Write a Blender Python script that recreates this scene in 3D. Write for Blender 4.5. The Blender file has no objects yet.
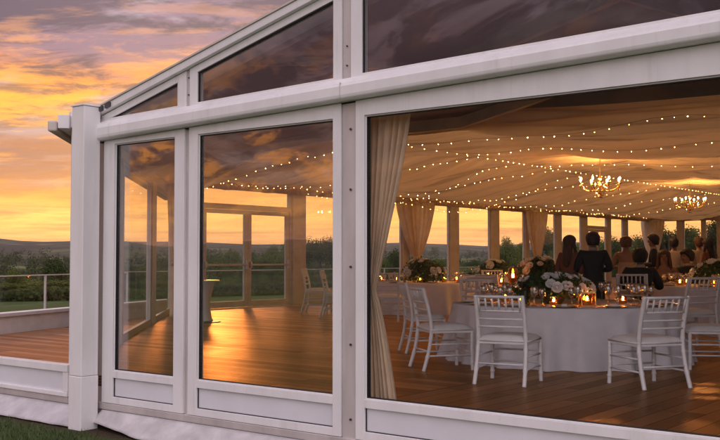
import bpy, bmesh, math, random
from mathutils import Vector, Matrix, noise as mnoise
random.seed(7)
R = random.Random(11)
sc = bpy.context.scene
col = sc.collection
PI = math.pi

# ---------------------------------------------------------------- camera numbers
F, H = 976.0, 1.33
TH = math.atan(38 / 976)
def ray(x, y):
    dx = (x - 360) / F; dy = (220 - y) / F
    return Vector((dx, math.cos(TH) - dy * math.sin(TH), math.sin(TH) + dy * math.cos(TH)))
EYE = Vector((0, 0, H))
def onz(x, y, z=0.0):
    d = ray(x, y); return EYE + d * ((z - H) / d.z)
def aty(x, y, Y):
    d = ray(x, y); return EYE + d * (Y / d.y)
# marquee frame: u along the gable front, v inwards
U = Vector((.786, -.6182, 0)).normalized(); V = Vector((-U.y, U.x, 0)); O = Vector((-2.948, 11.085, 0))
Z = Vector((0, 0, 1))
def P(u, v, z=0.0): return O + U * u + V * v + Z * z
def uv(p):
    r = Vector((p.x, p.y, 0)) - O; return r.dot(U), r.dot(V)
def onu(x, u0):
    d = ray(x, 258); o = EYE - O
    t = (u0 - o.dot(U)) / d.dot(U); return uv(EYE + d * t)[1]
def onv(x, v0):
    d = ray(x, 258); o = EYE - O
    t = (v0 - o.dot(V)) / d.dot(V); return uv(EYE + d * t)[0]
YAW = math.atan2(U.y, U.x)

# ---------------------------------------------------------------- materials
def NT(m):
    m.use_nodes = True; nt = m.node_tree; nt.nodes.clear(); return nt
def N(nt, t, **k):
    n = nt.nodes.new(t)
    for a, b in k.items():
        if a.startswith('i_'):
            key = a[2:].replace('_', ' ')
            n.inputs[int(key) if key.isdigit() else key].default_value = b
        else: setattr(n, a, b)
    return n
def L(nt, a, b): nt.links.new(a, b)
def ramp(nt, src, stops, interp='LINEAR'):
    r = N(nt, 'ShaderNodeValToRGB'); r.color_ramp.interpolation = interp
    e = r.color_ramp.elements
    while len(e) < len(stops): e.new(.5)
    for q, (p, c) in zip(e, stops):
        q.position = p
        q.color = (c, c, c, 1) if not hasattr(c, '__len__') else (*c, 1)
    if src is not None: L(nt, src, r.inputs[0])
    return r
def math_(nt, op, a, b=None, c=None, clamp=False):
    n = N(nt, 'ShaderNodeMath', operation=op, use_clamp=clamp)
    for i, q in enumerate((a, b, c)):
        if q is None: continue
        if isinstance(q, (int, float)): n.inputs[i].default_value = q
        else: L(nt, q, n.inputs[i])
    return n.outputs[0]
def mixc(nt, fac, a, b, mode='MIX'):
    n = N(nt, 'ShaderNodeMix', data_type='RGBA', blend_type=mode)
    for s, q in ((n.inputs[0], fac), (n.inputs[6], a), (n.inputs[7], b)):
        if isinstance(q, (int, float)): s.default_value = q
        elif isinstance(q, tuple): s.default_value = (*q, 1)
        else: L(nt, q, s)
    return n.outputs[2]
def mat(name, c, rough=.5, var=.12, scale=6, bump=0, bscale=60, metal=0, spec=.5, stretch=None, coat=0, sheen=0):
    m = bpy.data.materials.new(name); nt = NT(m)
    b = N(nt, 'ShaderNodeBsdfPrincipled'); o = N(nt, 'ShaderNodeOutputMaterial'); L(nt, b.outputs[0], o.inputs[0])
    tc = N(nt, 'ShaderNodeTexCoord'); mp = N(nt, 'ShaderNodeMapping'); L(nt, tc.outputs['Object'], mp.inputs[0])
    if stretch: mp.inputs['Scale'].default_value = stretch
    n = N(nt, 'ShaderNodeTexNoise', i_Scale=scale, i_Detail=6.0, i_Roughness=.6); L(nt, mp.outputs[0], n.inputs['Vector'])
    lo = tuple(x * (1 - var) for x in c); hi = tuple(min(1, x * (1 + var)) for x in c)
    r = ramp(nt, n.outputs[0], [(.3, lo), (.7, hi)]); L(nt, r.outputs[0], b.inputs['Base Color'])
    rr = ramp(nt, n.outputs[0], [(.3, max(0, rough - .08)), (.7, min(1, rough + .08))]); L(nt, rr.outputs[0], b.inputs['Roughness'])
    b.inputs['Metallic'].default_value = metal; b.inputs['Specular IOR Level'].default_value = spec
    b.inputs['Coat Weight'].default_value = coat
    b.inputs['Sheen Weight'].default_value = sheen
    if bump:
        n2 = N(nt, 'ShaderNodeTexNoise', i_Scale=bscale, i_Detail=4.0); L(nt, mp.outputs[0], n2.inputs['Vector'])
        bp = N(nt, 'ShaderNodeBump', i_Strength=bump, i_Distance=.01); L(nt, n2.outputs[0], bp.inputs['Height']); L(nt, bp.outputs[0], b.inputs['Normal'])
    return m
def emit(name, c, s):
    m = bpy.data.materials.new(name); nt = NT(m)
    e = N(nt, 'ShaderNodeEmission'); e.inputs[0].default_value = (*c, 1); e.inputs[1].default_value = s
    o = N(nt, 'ShaderNodeOutputMaterial'); L(nt, e.outputs[0], o.inputs[0]); return m
def glass(name, refl0, refl1, tint=(1, 1, 1), rough=0.0, wave=0.0):
    m = bpy.data.materials.new(name); nt = NT(m)
    t = N(nt, 'ShaderNodeBsdfTransparent'); t.inputs[0].default_value = (*tint, 1)
    g = N(nt, 'ShaderNodeBsdfGlossy'); g.inputs['Roughness'].default_value = rough
    lw = N(nt, 'ShaderNodeLayerWeight', i_Blend=.35)
    mr = N(nt, 'ShaderNodeMapRange'); L(nt, lw.outputs['Facing'], mr.inputs[0])
    mr.inputs[3].default_value = refl0; mr.inputs[4].default_value = refl1
    mx = N(nt, 'ShaderNodeMixShader'); L(nt, mr.outputs[0], mx.inputs[0]); L(nt, t.outputs[0], mx.inputs[1]); L(nt, g.outputs[0], mx.inputs[2])
    if wave:
        tc = N(nt, 'ShaderNodeTexCoord'); n = N(nt, 'ShaderNodeTexNoise', i_Scale=.9, i_Detail=1.0); L(nt, tc.outputs['Object'], n.inputs['Vector'])
        bp = N(nt, 'ShaderNodeBump', i_Strength=wave, i_Distance=.01); L(nt, n.outputs[0], bp.inputs['Height']); L(nt, bp.outputs[0], g.inputs['Normal'])
    o = N(nt, 'ShaderNodeOutputMaterial'); L(nt, mx.outputs[0], o.inputs[0]); return m
def fabric(name, c, trans=.3, var=.08, scale=8, sheer=0):
    m = bpy.data.materials.new(name); nt = NT(m)
    tc = N(nt, 'ShaderNodeTexCoord')
    n = N(nt, 'ShaderNodeTexNoise', i_Scale=scale, i_Detail=5.0); L(nt, tc.outputs['Object'], n.inputs['Vector'])
    r = ramp(nt, n.outputs[0], [(.3, tuple(x * (1 - var) for x in c)), (.7, tuple(min(1, x * (1 + var)) for x in c))])
    d = N(nt, 'ShaderNodeBsdfDiffuse'); t = N(nt, 'ShaderNodeBsdfTranslucent'); L(nt, r.outputs[0], d.inputs[0]); L(nt, r.outputs[0], t.inputs[0])
    n2 = N(nt, 'ShaderNodeTexNoise', i_Scale=240.0, i_Detail=2.0); L(nt, tc.outputs['Object'], n2.inputs['Vector'])
    bp = N(nt, 'ShaderNodeBump', i_Strength=.15, i_Distance=.004); L(nt, n2.outputs[0], bp.inputs['Height']); L(nt, bp.outputs[0], d.inputs['Normal'])
    mx = N(nt, 'ShaderNodeMixShader'); mx.inputs[0].default_value = trans
    L(nt, d.outputs[0], mx.inputs[1]); L(nt, t.outputs[0], mx.inputs[2])
    if sheer:
        tr = N(nt, 'ShaderNodeBsdfTransparent'); m2 = N(nt, 'ShaderNodeMixShader'); m2.inputs[0].default_value = sheer; L(nt, mx.outputs[0], m2.inputs[1]); L(nt, tr.outputs[0], m2.inputs[2]); mx = m2
    o = N(nt, 'ShaderNodeOutputMaterial'); L(nt, mx.outputs[0], o.inputs[0]); return m
def wood_floor(name, rot, dark=1.0):
    m = bpy.data.materials.new(name); nt = NT(m)
    b = N(nt, 'ShaderNodeBsdfDiffuse'); gl = N(nt, 'ShaderNodeBsdfGlossy'); gl.inputs[0].default_value = (1, .68, .44, 1)
    lw = N(nt, 'ShaderNodeLayerWeight', i_Blend=.5); fz = math_(nt, 'POWER', lw.outputs['Facing'], 6.5)
    mx = N(nt, 'ShaderNodeMixShader'); brd = N(nt, 'ShaderNodeMath', operation='MULTIPLY', use_clamp=True); L(nt, math_(nt, 'MULTIPLY_ADD', fz, .95, .008), brd.inputs[0]); L(nt, brd.outputs[0], mx.inputs[0]); L(nt, b.outputs[0], mx.inputs[1]); L(nt, gl.outputs[0], mx.inputs[2])
    o = N(nt, 'ShaderNodeOutputMaterial'); L(nt, mx.outputs[0], o.inputs[0])
    tc = N(nt, 'ShaderNodeTexCoord'); mp = N(nt, 'ShaderNodeMapping'); mp.inputs['Rotation'].default_value = (0, 0, rot)
    L(nt, tc.outputs['Object'], mp.inputs[0])
    br = N(nt, 'ShaderNodeTexBrick', i_Scale=1.0, offset=.37, offset_frequency=3)
    br.inputs['Brick Width'].default_value = 2.1; br.inputs['Row Height'].default_value = .19
    br.inputs['Mortar Size'].default_value = .0032; br.inputs['Mortar Smooth'].default_value = .2
    br.inputs['Color1'].default_value = (0, 0, 0, 1); br.inputs['Color2'].default_value = (1, 1, 1, 1); br.inputs['Mortar'].default_value = (.5, .5, .5, 1)
    L(nt, mp.outputs[0], br.inputs['Vector'])
    mg = N(nt, 'ShaderNodeMapping'); mg.inputs['Scale'].default_value = (1.2, 16, 4); L(nt, mp.outputs[0], mg.inputs[0])
    ad = N(nt, 'ShaderNodeVectorMath', operation='ADD'); L(nt, mg.outputs[0], ad.inputs[0])
    sc3 = N(nt, 'ShaderNodeVectorMath', operation='SCALE'); sc3.inputs['Scale'].default_value = 13; L(nt, br.outputs['Color'], sc3.inputs[0]); L(nt, sc3.outputs[0], ad.inputs[1])
    gn = N(nt, 'ShaderNodeTexNoise', i_Scale=1.6, i_Detail=8.0, i_Roughness=.65, i_Distortion=.6); L(nt, ad.outputs[0], gn.inputs['Vector'])
    c1 = ramp(nt, gn.outputs[0], [(.25, (.055, .019, .007)), (.5, (.145, .055, .020)), (.75, (.24, .10, .038))])
    tone = ramp(nt, br.outputs['Color'], [(0, (.52, .48, .46)), (.35, (.82, .78, .74)), (.65, (1.05, 1.0, .95)), (1, (1.5, 1.36, 1.22))])
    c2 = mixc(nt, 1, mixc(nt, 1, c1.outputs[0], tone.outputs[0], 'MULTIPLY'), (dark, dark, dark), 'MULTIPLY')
    c3 = mixc(nt, br.outputs['Fac'], c2, (.012, .005, .003))
    L(nt, c3, b.inputs['Color'])
    L(nt, mixc(nt, br.outputs['Fac'], ramp(nt, br.outputs['Color'], [(0, .72), (1, 1.15)]).outputs[0], (.1, .1, .1)), brd.inputs[1])
    wn = N(nt, 'ShaderNodeTexNoise', i_Scale=2.2, i_Detail=5.0); L(nt, mp.outputs[0], wn.inputs['Vector'])
    rg = math_(nt, 'ADD', math_(nt, 'MULTIPLY', gn.outputs[0], .16), math_(nt, 'MULTIPLY', wn.outputs[0], .16))
    L(nt, math_(nt, 'ADD', rg, .15), gl.inputs['Roughness'])
    hh = math_(nt, 'SUBTRACT', math_(nt, 'ADD', math_(nt, 'MULTIPLY', gn.outputs[0], .22), math_(nt, 'MULTIPLY', br.outputs['Color'], .12)), br.outputs['Fac'])
    bp = N(nt, 'ShaderNodeBump', i_Strength=.6, i_Distance=.006); L(nt, hh, bp.inputs['Height']); L(nt, bp.outputs[0], b.inputs['Normal']); L(nt, bp.outputs[0], gl.inputs['Normal'])
    return m

def stained(name, c, rough, stain):
    m = mat(name, c, rough, .05, 5, .05, 260, stretch=(1, 1, .3)); nt = m.node_tree
    b = next(n for n in nt.nodes if n.type == 'BSDF_PRINCIPLED'); src = b.inputs['Base Color'].links[0].from_socket
    tc = N(nt, 'ShaderNodeTexCoord'); mp = N(nt, 'ShaderNodeMapping'); mp.inputs['Scale'].default_value = (9, 9, .55); L(nt, tc.outputs['Object'], mp.inputs[0])
    n1 = N(nt, 'ShaderNodeTexNoise', i_Scale=1.0, i_Detail=7.0, i_Roughness=.65); L(nt, mp.outputs[0], n1.inputs['Vector'])
    n2 = N(nt, 'ShaderNodeTexNoise', i_Scale=1.6, i_Detail=5.0); L(nt, tc.outputs['Object'], n2.inputs['Vector'])
    f = math_(nt, 'MULTIPLY', ramp(nt, n1.outputs[0], [(.54, 0.0), (.76, .6)]).outputs[0], ramp(nt, n2.outputs[0], [(.42, 0.0), (.62, 1.0)]).outputs[0])
    n3 = N(nt, 'ShaderNodeTexNoise', i_Scale=55.0, i_Detail=2.0); L(nt, tc.outputs['Object'], n3.inputs['Vector'])
    g = math_(nt, 'MULTIPLY', ramp(nt, n3.outputs[0], [(.70, 0.0), (.76, .7)]).outputs[0], ramp(nt, n2.outputs[0], [(.5, 0.0), (.6, 1.0)]).outputs[0])
    L(nt, mixc(nt, math_(nt, 'MAXIMUM', f, g), src, stain), b.inputs['Base Color']); return m
M = {}
M['white'] = stained('white_powder_coat', (.77, .75, .745), .36, (.52, .475, .44))
M['panel'] = mat('white_panel', (.70, .69, .72), .42, .05, 2, .05, 200)
M['steel'] = mat('grey_aluminium', (.58, .53, .51), .45, .12, 5, .1, 80, metal=.25, stretch=(1, 1, .25))
M['alu'] = mat('brown_grey_upright', (.58, .51, .45), .4, .12, 4)
M['dark'] = mat('black_rubber', (.015, .014, .015), .6)
M['bolt'] = mat('bolt_metal', (.12, .11, .12), .4, metal=.8)
M['pvc'] = mat('white_pvc_skirt', (.50, .475, .475), .38, .22, 4, .3, 14)
M['roof'] = mat('roof_membrane', (.30, .24, .20), .6, .1, 2)
M['lining'] = fabric('ivory_lining', (.74, .57, .40), .10, .06, 3)
def gathered(name, c, trans):
    m = bpy.data.materials.new(name); nt = NT(m)
    tc = N(nt, 'ShaderNodeTexCoord')
    def dot(ax):
        n = N(nt, 'ShaderNodeVectorMath', operation='DOT_PRODUCT'); L(nt, tc.outputs['Object'], n.inputs[0]); n.inputs[1].default_value = ax; return n.outputs['Value']
    du, dv = dot(U), dot(V)
    cb = N(nt, 'ShaderNodeCombineXYZ'); L(nt, math_(nt, 'MULTIPLY', du, .11), cb.inputs[0]); L(nt, math_(nt, 'MULTIPLY', dv, .5), cb.inputs[1])
    wn = N(nt, 'ShaderNodeTexNoise', i_Scale=1.0, i_Detail=3.0); L(nt, cb.outputs[0], wn.inputs['Vector'])
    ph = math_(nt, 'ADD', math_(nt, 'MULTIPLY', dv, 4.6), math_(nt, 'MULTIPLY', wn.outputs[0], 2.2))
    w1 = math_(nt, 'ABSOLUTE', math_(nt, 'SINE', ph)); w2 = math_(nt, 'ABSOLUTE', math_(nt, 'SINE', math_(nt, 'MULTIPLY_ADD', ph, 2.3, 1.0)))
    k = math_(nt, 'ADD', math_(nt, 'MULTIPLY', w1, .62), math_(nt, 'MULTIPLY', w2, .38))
    r = ramp(nt, k, [(.05, tuple(x * .55 for x in c)), (.40, tuple(x * .9 for x in c)), (.95, c)])  # pleat shading put into the colour, darker in the creases between folds
    d = N(nt, 'ShaderNodeBsdfDiffuse'); t = N(nt, 'ShaderNodeBsdfTranslucent'); L(nt, r.outputs[0], d.inputs[0]); L(nt, r.outputs[0], t.inputs[0])
    bp = N(nt, 'ShaderNodeBump', i_Strength=.7, i_Distance=.06); L(nt, k, bp.inputs['Height']); L(nt, bp.outputs[0], d.inputs['Normal'])
    mx = N(nt, 'ShaderNodeMixShader'); mx.inputs[0].default_value = trans
    L(nt, d.outputs[0], mx.inputs[1]); L(nt, t.outputs[0], mx.inputs[2])
    o = N(nt, 'ShaderNodeOutputMaterial'); L(nt, mx.outputs[0], o.inputs[0]); return m
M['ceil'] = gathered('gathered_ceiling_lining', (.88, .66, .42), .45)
M['roof_pvc'] = fabric('translucent_roof_membrane', (.88, .78, .60), .72, .05, 2)
M['curtain'] = fabric('cream_curtain', (.88, .75, .58), .55, .08, 4, .16)
M['cloth'] = fabric('white_tablecloth', (.86, .83, .86), .08, .05, 6)
M['chair'] = mat('white_chair_paint', (.84, .81, .80), .35, .06, 9)
M['cushion'] = mat('white_cushion', (.84, .81, .79), .7, .05, 14, .2, 120)
M['glass_l'] = glass('coated_glass', .12, .40, (.99, .985, .975), 0, .25)
M['glass_r'] = glass('clear_glass', .007, .10, (.995, .995, .995), 0, .1)
M['glass_g'] = glass('gable_glass', .12, .4, (.95, .95, .955), 0, .3)
M['glass_w'] = glass('window_glass', .006, .09, (.998, .998, .995))
M['stemware'] = glass('stemware_glass', .18, .8, (.96, .95, .93), .02)
M['gold'] = mat('gold_metal', (.75, .48, .18), .25, .1, 20, metal=1)
M['china'] = mat('white_china', (.8, .78, .76), .2, .03)
M['floor_a'] = wood_floor('oak_planks_along_front', -YAW, 1.2)  # left floor: tone raised, its stronger light put into the colour
M['floor_b'] = wood_floor('oak_planks_inwards', -YAW + PI / 2, .48)  # right floor: tone lowered, its lack of sun put into the colour
M['concrete'] = mat('pale_concrete', (.66, .63, .62), .7, .1, 5, .15, 40)
M['bulb'] = emit('warm_bulb', (1, .52, .16), 42)
M['cbulb'] = emit('chandelier_bulb', (1, .50, .16), 1200)
M['flame'] = emit('candle_flame', (1, .46, .10), 130)
M['wax'] = mat('candle_wax', (.8, .7, .55), .5)
M['amber'] = glass('amber_holder', .10, .5, (1, .72, .38), .05)
M['wire'] = mat('brown_wire', (.22, .16, .11), .6)
M['crystal'] = glass('crystal_drop', .25, .8, (1, .93, .82), .02)
M['leaf_f'] = mat('bouquet_leaf', (.05, .085, .028), .5, .35, 12)
M['petal'] = mat('ivory_petal', (.84, .81, .76), .55, .1, 30)
M['soil'] = mat('bark_brown', (.055, .038, .026), .85, .3, 3)
M['vase'] = mat('dark_vase', (.02, .018, .018), .3)

# ---------------------------------------------------------------- mesh builder
class MB:
    def __init__(s): s.v, s.f = [], []
    def add(s, vs, fs):
        k = len(s.v); s.v += [tuple(q) for q in vs]; s.f += [tuple(i + k for i in f) for f in fs]; return s
    def hexa(s, q):     # 4 bottom, 4 top
        return s.add(q, [(3, 2, 1, 0), (4, 5, 6, 7), (0, 1, 5, 4), (1, 2, 6, 5), (2, 3, 7, 6), (3, 0, 4, 7)])
    def uvbox(s, u0, u1, v0, v1, z0, z1):
        return s.hexa([P(u0, v0, z0), P(u1, v0, z0), P(u1, v1, z0), P(u0, v1, z0), P(u0, v0, z1), P(u1, v0, z1), P(u1, v1, z1), P(u0, v1, z1)])
    def uvslope(s, u0, u1, v0, v1, a, b):   # a,b: functions of u for bottom and top
        return s.hexa([P(u0, v0, a(u0)), P(u1, v0, a(u1)), P(u1, v1, a(u1)), P(u0, v1, a(u0)), P(u0, v0, b(u0)), P(u1, v0, b(u1)), P(u1, v1, b(u1)), P(u0, v1, b(u0))])
    def obox(s, A, t, n, s0, s1, n0, n1, z0, z1):
        q = [A + t * a + n * b + Z * c for c in (z0, z1) for a, b in ((s0, n0), (s1, n0), (s1, n1), (s0, n1))]
        return s.hexa(q)
    def box(s, c, d):
        x, y, z = c; a, b, h = d[0] / 2, d[1] / 2, d[2] / 2
        return s.hexa([(x - a, y - b, z - h), (x + a, y - b, z - h), (x + a, y + b, z - h), (x - a, y + b, z - h), (x - a, y - b, z + h), (x + a, y - b, z + h), (x + a, y + b, z + h), (x - a, y + b, z + h)])
    def tube(s, pts, rad, seg=8, cap=True):
        pts = [Vector(p) for p in pts]; n = len(pts)
        if not hasattr(rad, '__len__'): rad = [rad] * n
        vs = []; fs = []; up = None
        for i, p in enumerate(pts):
            d = (pts[min(i + 1, n - 1)] - pts[max(i - 1, 0)]).normalized()
            if up is None: up = d.orthogonal().normalized()
            else: up = (up - d * up.dot(d)).normalized()
            w = d.cross(up)
            for k in range(seg):
                a = 2 * PI * k / seg; vs.append(p + (up * math.cos(a) + w * math.sin(a)) * rad[i])
        for i in range(n - 1):
            for k in range(seg):
                fs.append((i * seg + k, i * seg + (k + 1) % seg, (i + 1) * seg + (k + 1) % seg, (i + 1) * seg + k))
        if cap: fs += [tuple(range(seg - 1, -1, -1)), tuple((n - 1) * seg + k for k in range(seg))]
        return s.add(vs, fs)
    def lathe(s, prof, c=(0, 0, 0), seg=20, cap=False):
        vs = []; fs = []
        for r, z in prof:
            for k in range(seg):
                a = 2 * PI * k / seg; vs.append((c[0] + r * math.cos(a), c[1] + r * math.sin(a), c[2] + z))
        for i in range(len(prof) - 1):
            for k in range(seg):
                fs.append((i * seg + k, i * seg + (k + 1) % seg, (i + 1) * seg + (k + 1) % seg, (i + 1) * seg + k))
        if cap: fs += [tuple(range(seg - 1, -1, -1)), tuple((len(prof) - 1) * seg + k for k in range(seg))]
        return s.add(vs, fs)
    def ball(s, c, r, seg=10, rings=6, sq=(1, 1, 1)):
        vs = [(c[0], c[1], c[2] - r * sq[2])]; fs = []
        for i in range(1, rings):
            a = PI * i / rings - PI / 2
            for k in range(seg):
                b = 2 * PI * k / seg; vs.append((c[0] + r * sq[0] * math.cos(a) * math.cos(b), c[1] + r * sq[1] * math.cos(a) * math.sin(b), c[2] + r * sq[2] * math.sin(a)))
        vs.append((c[0], c[1], c[2] + r * sq[2])); t = len(vs) - 1
        for k in range(seg): fs.append((0, 1 + (k + 1) % seg, 1 + k)); fs.append((t, t - seg + k, t - seg + (k + 1) % seg))
        for i in range(rings - 2):
            for k in range(seg): fs.append((1 + i * seg + k, 1 + i * seg + (k + 1) % seg, 1 + (i + 1) * seg + (k + 1) % seg, 1 + (i + 1) * seg + k))
        return s.add(vs, fs)
    def build(s, name, m, parent=None, smooth=False, bevel=0, world=True):
        me = bpy.data.meshes.new(name); me.from_pydata(s.v, [], s.f); me.update()
        me.materials.append(m)
        if smooth: me.polygons.foreach_set('use_smooth', [True] * len(me.polygons))
        o = bpy.data.objects.new(name, me); col.objects.link(o)
        if parent is not None:
            o.parent = parent
            if world: o.location = -wloc(parent)
        if bevel:
            b = o.modifiers.new('bevel', 'BEVEL'); b.width = bevel; b.segments = 2; b.limit_method = 'ANGLE'; b.angle_limit = .6
        return o
def wloc(o):
    p = Vector(o.location)
    while o.parent is not None:
        o = o.parent; p = p + Vector(o.location)
    return p
def tag(o, label, cat, group=None, kind=None):
    if label: o['label'] = label
    if cat: o['category'] = cat
    if group: o['group'] = group
    if kind: o['kind'] = kind
    return o
def struct(o, kind='structure'): o['kind'] = kind; return o
def thing(name, loc, label, cat, group=None, rz=0, scale=None):
    o = bpy.data.objects.new(name, None); col.objects.link(o); o.location = loc; o.rotation_euler = (0, 0, rz)
    o.empty_display_size = .1
    if scale: o.scale = scale
    return tag(o, label, cat, group)
def child(name, mb, m, parent, **k): return mb.build(name, m, parent, world=False, **k)
KIDS = {}
def reg(root):
    KIDS[root.name] = [o for o in col.objects if o.parent == root]
    for c in KIDS[root.name]: KIDS[c.name] = [o for o in col.objects if o.parent == c]
def copy_tree(o, parent=None):
    c = o.copy(); col.objects.link(c); c.parent = parent
    for ch in KIDS.get(o.name, []): copy_tree(ch, c)
    return c
PROTO = {}
def inst(key, loc, rz=0, label=None, group=None, scale=None):
    root, used = PROTO[key]
    o = root if not used else copy_tree(root)
    PROTO[key] = (root, True)
    o.location = loc; o.rotation_euler = (0, 0, rz)
    if scale: o.scale = scale
    if label: o['label'] = label
    if group: o['group'] = group
    return o

# ---------------------------------------------------------------- ground, hills
GZ = -.57
def terr(x, y):
    r = math.hypot(x, y)
    edge = 44 + 9 * max(0, min(1, (math.atan2(x, max(y, .01)) + .25) / .3))
    t = max(0, min(1, (r - edge) / 130)); t = t * t * (3 - 2 * t)
    z = GZ - 13 * t
    if r > 90:
        k = min(1, (r - 90) / 400)
        z += k * 5 * mnoise.noise(Vector((x / 260, y / 260, 3.1)))
    if r > 500:
        k = min(1, (r - 500) / 4000); az = math.atan2(x, y)
        ridge = 78 + 34 * mnoise.noise(Vector((az * 4, r / 2200, 1.7))) + 20 * mnoise.noise(Vector((az * 11, r / 900, 5.2)))
        z += k ** 1.15 * ridge + 7 * min(1, k * 4) * mnoise.noise(Vector((x / 300, y / 300, .3)))
    return z
def ground():
    radii = [0.0, 3, 6, 9, 12, 15, 18, 22, 26, 30, 35, 40]
    r = 44
    while r < 5600: radii.append(r); r *= 1.055
    na = 300; mb = MB(); vs = [(0, 0, GZ)]; fs = []
    for r in radii[1:]:
        for k in range(na):
            a = 2 * PI * k / na; x, y = r * math.sin(a), r * math.cos(a); vs.append((x, y, terr(x, y)))
    for k in range(na): fs.append((0, 1 + (k + 1) % na, 1 + k))
    for i in range(len(radii) - 2):
        b = 1 + i * na
        for k in range(na): fs.append((b + k, b + (k + 1) % na, b + na + (k + 1) % na, b + na + k))
    mb.add(vs, fs)
    m = bpy.data.materials.new('terrain'); nt = NT(m)
    b = N(nt, 'ShaderNodeBsdfPrincipled', i_Roughness=.9); o = N(nt, 'ShaderNodeOutputMaterial'); L(nt, b.outputs[0], o.inputs[0])
    b.inputs['Specular IOR Level'].default_value = .1
    g = N(nt, 'ShaderNodeNewGeometry')
    vo = N(nt, 'ShaderNodeTexVoronoi', i_Scale=.0052); L(nt, g.outputs['Position'], vo.inputs['Vector'])
    n0 = N(nt, 'ShaderNodeTexNoise', i_Scale=.009, i_Detail=6.0); L(nt, g.outputs['Position'], n0.inputs['Vector'])
    fld = ramp(nt, vo.outputs['Color'], [(.2, (.05, .075, .025)), (.45, (.12, .15, .045)), (.6, (.06, .095, .03)), (.85, (.15, .15, .055))], 'CONSTANT')
    far = mixc(nt, ramp(nt, n0.outputs[0], [(.40, 0.0), (.50, 1.0)]).outputs[0], fld.outputs[0], (.022, .032, .014))
    n1 = N(nt, 'ShaderNodeTexNoise', i_Scale=1.4, i_Detail=8.0, i_Roughness=.7); L(nt, g.outputs['Position'], n1.inputs['Vector'])
    nf = N(nt, 'ShaderNodeTexNoise', i_Scale=40.0, i_Detail=3.0); L(nt, g.outputs['Position'], nf.inputs['Vector'])
    lawn = ramp(nt, n1.outputs[0], [(.3, (.035, .055, .016)), (.55, (.06, .095, .024)), (.75, (.10, .11, .04))])
    lawn2 = mixc(nt, .5, lawn.outputs[0], ramp(nt, nf.outputs[0], [(.3, (.03, .05, .012)), (.7, (.09, .12, .035))]).outputs[0])
    # bare earth along the foot of the marquee front
    sx = N(nt, 'ShaderNodeVectorMath', operation='DOT_PRODUCT'); L(nt, g.outputs['Position'], sx.inputs[0]); sx.inputs[1].default_value = V
    vv = math_(nt, 'SUBTRACT', sx.outputs['Value'], O.dot(V))
    wob = math_(nt, 'ADD', vv, math_(nt, 'MULTIPLY', n1.outputs[0], .5))
    bare = ramp(nt, math_(nt, 'MULTIPLY_ADD', wob, .5, .5), [(.34, 0.0), (.50, 1.0), (.9, 1.0), (1.0, 0.0)])
    ln = N(nt, 'ShaderNodeVectorMath', operation='LENGTH'); L(nt, g.outputs['Position'], ln.inputs[0])
    near = math_(nt, 'LESS_THAN', ln.outputs['Value'], 26)
    bm_ = math_(nt, 'MULTIPLY', bare.outputs[0], near)
    earth = ramp(nt, nf.outputs[0], [(.3, (.03, .02, .013)), (.7, (.085, .06, .038))])
    lawn3 = mixc(nt, bm_, lawn2, earth.outputs[0])
    dd = math_(nt, 'MULTIPLY', math_(nt, 'SUBTRACT', ln.outputs['Value'], 55), 1 / 60, clamp=True)
    L(nt, mixc(nt, dd, lawn3, far), b.inputs['Base Color'])
    bp = N(nt, 'ShaderNodeBump', i_Strength=.6, i_Distance=.05); L(nt, nf.outputs[0], bp.inputs['Height']); L(nt, bp.outputs[0], b.inputs['Normal'])
    struct(mb.build('terrain', m, smooth=True))
ground()

# grass blades near the corner of the marquee
def grass():
    mb = MB(); r = random.Random(3)
    vs, fs = [], []
    for i in range(30000):
        u = r.uniform(-6.5, 3.2); w = r.uniform(.12, 3.6)
        dens = min(1, max(0, w - .30 - .2 * mnoise.noise(Vector((u * 2.1, w * 2.1, 7)))) / .5)
        if r.random() > dens: continue
        n = mnoise.noise(Vector((u * 1.3, w * 1.3, 0)))
        if n < -.25 and r.random() < .6: continue
        p = P(u, -w, GZ); h = r.uniform(.025, .075) * (1 + .5 * n); a = r.uniform(0, 2 * PI); d = Vector((math.cos(a), math.sin(a), 0)) * .006
        l = Vector((r.uniform(-.03, .03), r.uniform(-.03, .03), h))
        k = len(vs); vs += [p - d, p + d, p + l]; fs.append((k, k + 1, k + 2))
    mb.add(vs, fs)
    struct(mb.build('grass', mat('grass_blade', (.055, .085, .022), .7, .5, 1.5)), 'stuff')
grass()

# ---------------------------------------------------------------- floor, terrace, kerb
FT = -.003
dA, dB = Vector((-.55, 0)), Vector((-9.8, 9.6))
VB = 40.8; UR = 14.0
def poly_slab(name, pts, z0, z1, m):
    mb = MB(); n = len(pts)
    vs = [P(u, v, z0) for u, v in pts] + [P(u, v, z1) for u, v in pts]
    fs = [tuple(range(n - 1, -1, -1)), tuple(range(n, 2 * n))] + [(i, (i + 1) % n, n + (i + 1) % n, n + i) for i in range(n)]
    return mb.add(vs, fs).build(name, m)
struct(poly_slab('wooden_floor', [(-5.25, .03), (3.62, .03), (3.62, VB), (-9.8, VB), (-9.8, 9.6), (-8.46, 8.22)], -.12, 0, M['floor_a']))
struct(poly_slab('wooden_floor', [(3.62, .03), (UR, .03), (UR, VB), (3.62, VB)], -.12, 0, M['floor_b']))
struct(poly_slab('kerb', [(-5.25, .0), (-8.47, 8.25), (-8.75, 8.5), (-5.55, .0)], GZ - .1, .30, M['concrete']))
struct(poly_slab('kerb', [(-5.22, .0), (-8.42, 8.2), (-8.80, 8.55), (-5.60, .0)], .303, .36, M['concrete']))

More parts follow.
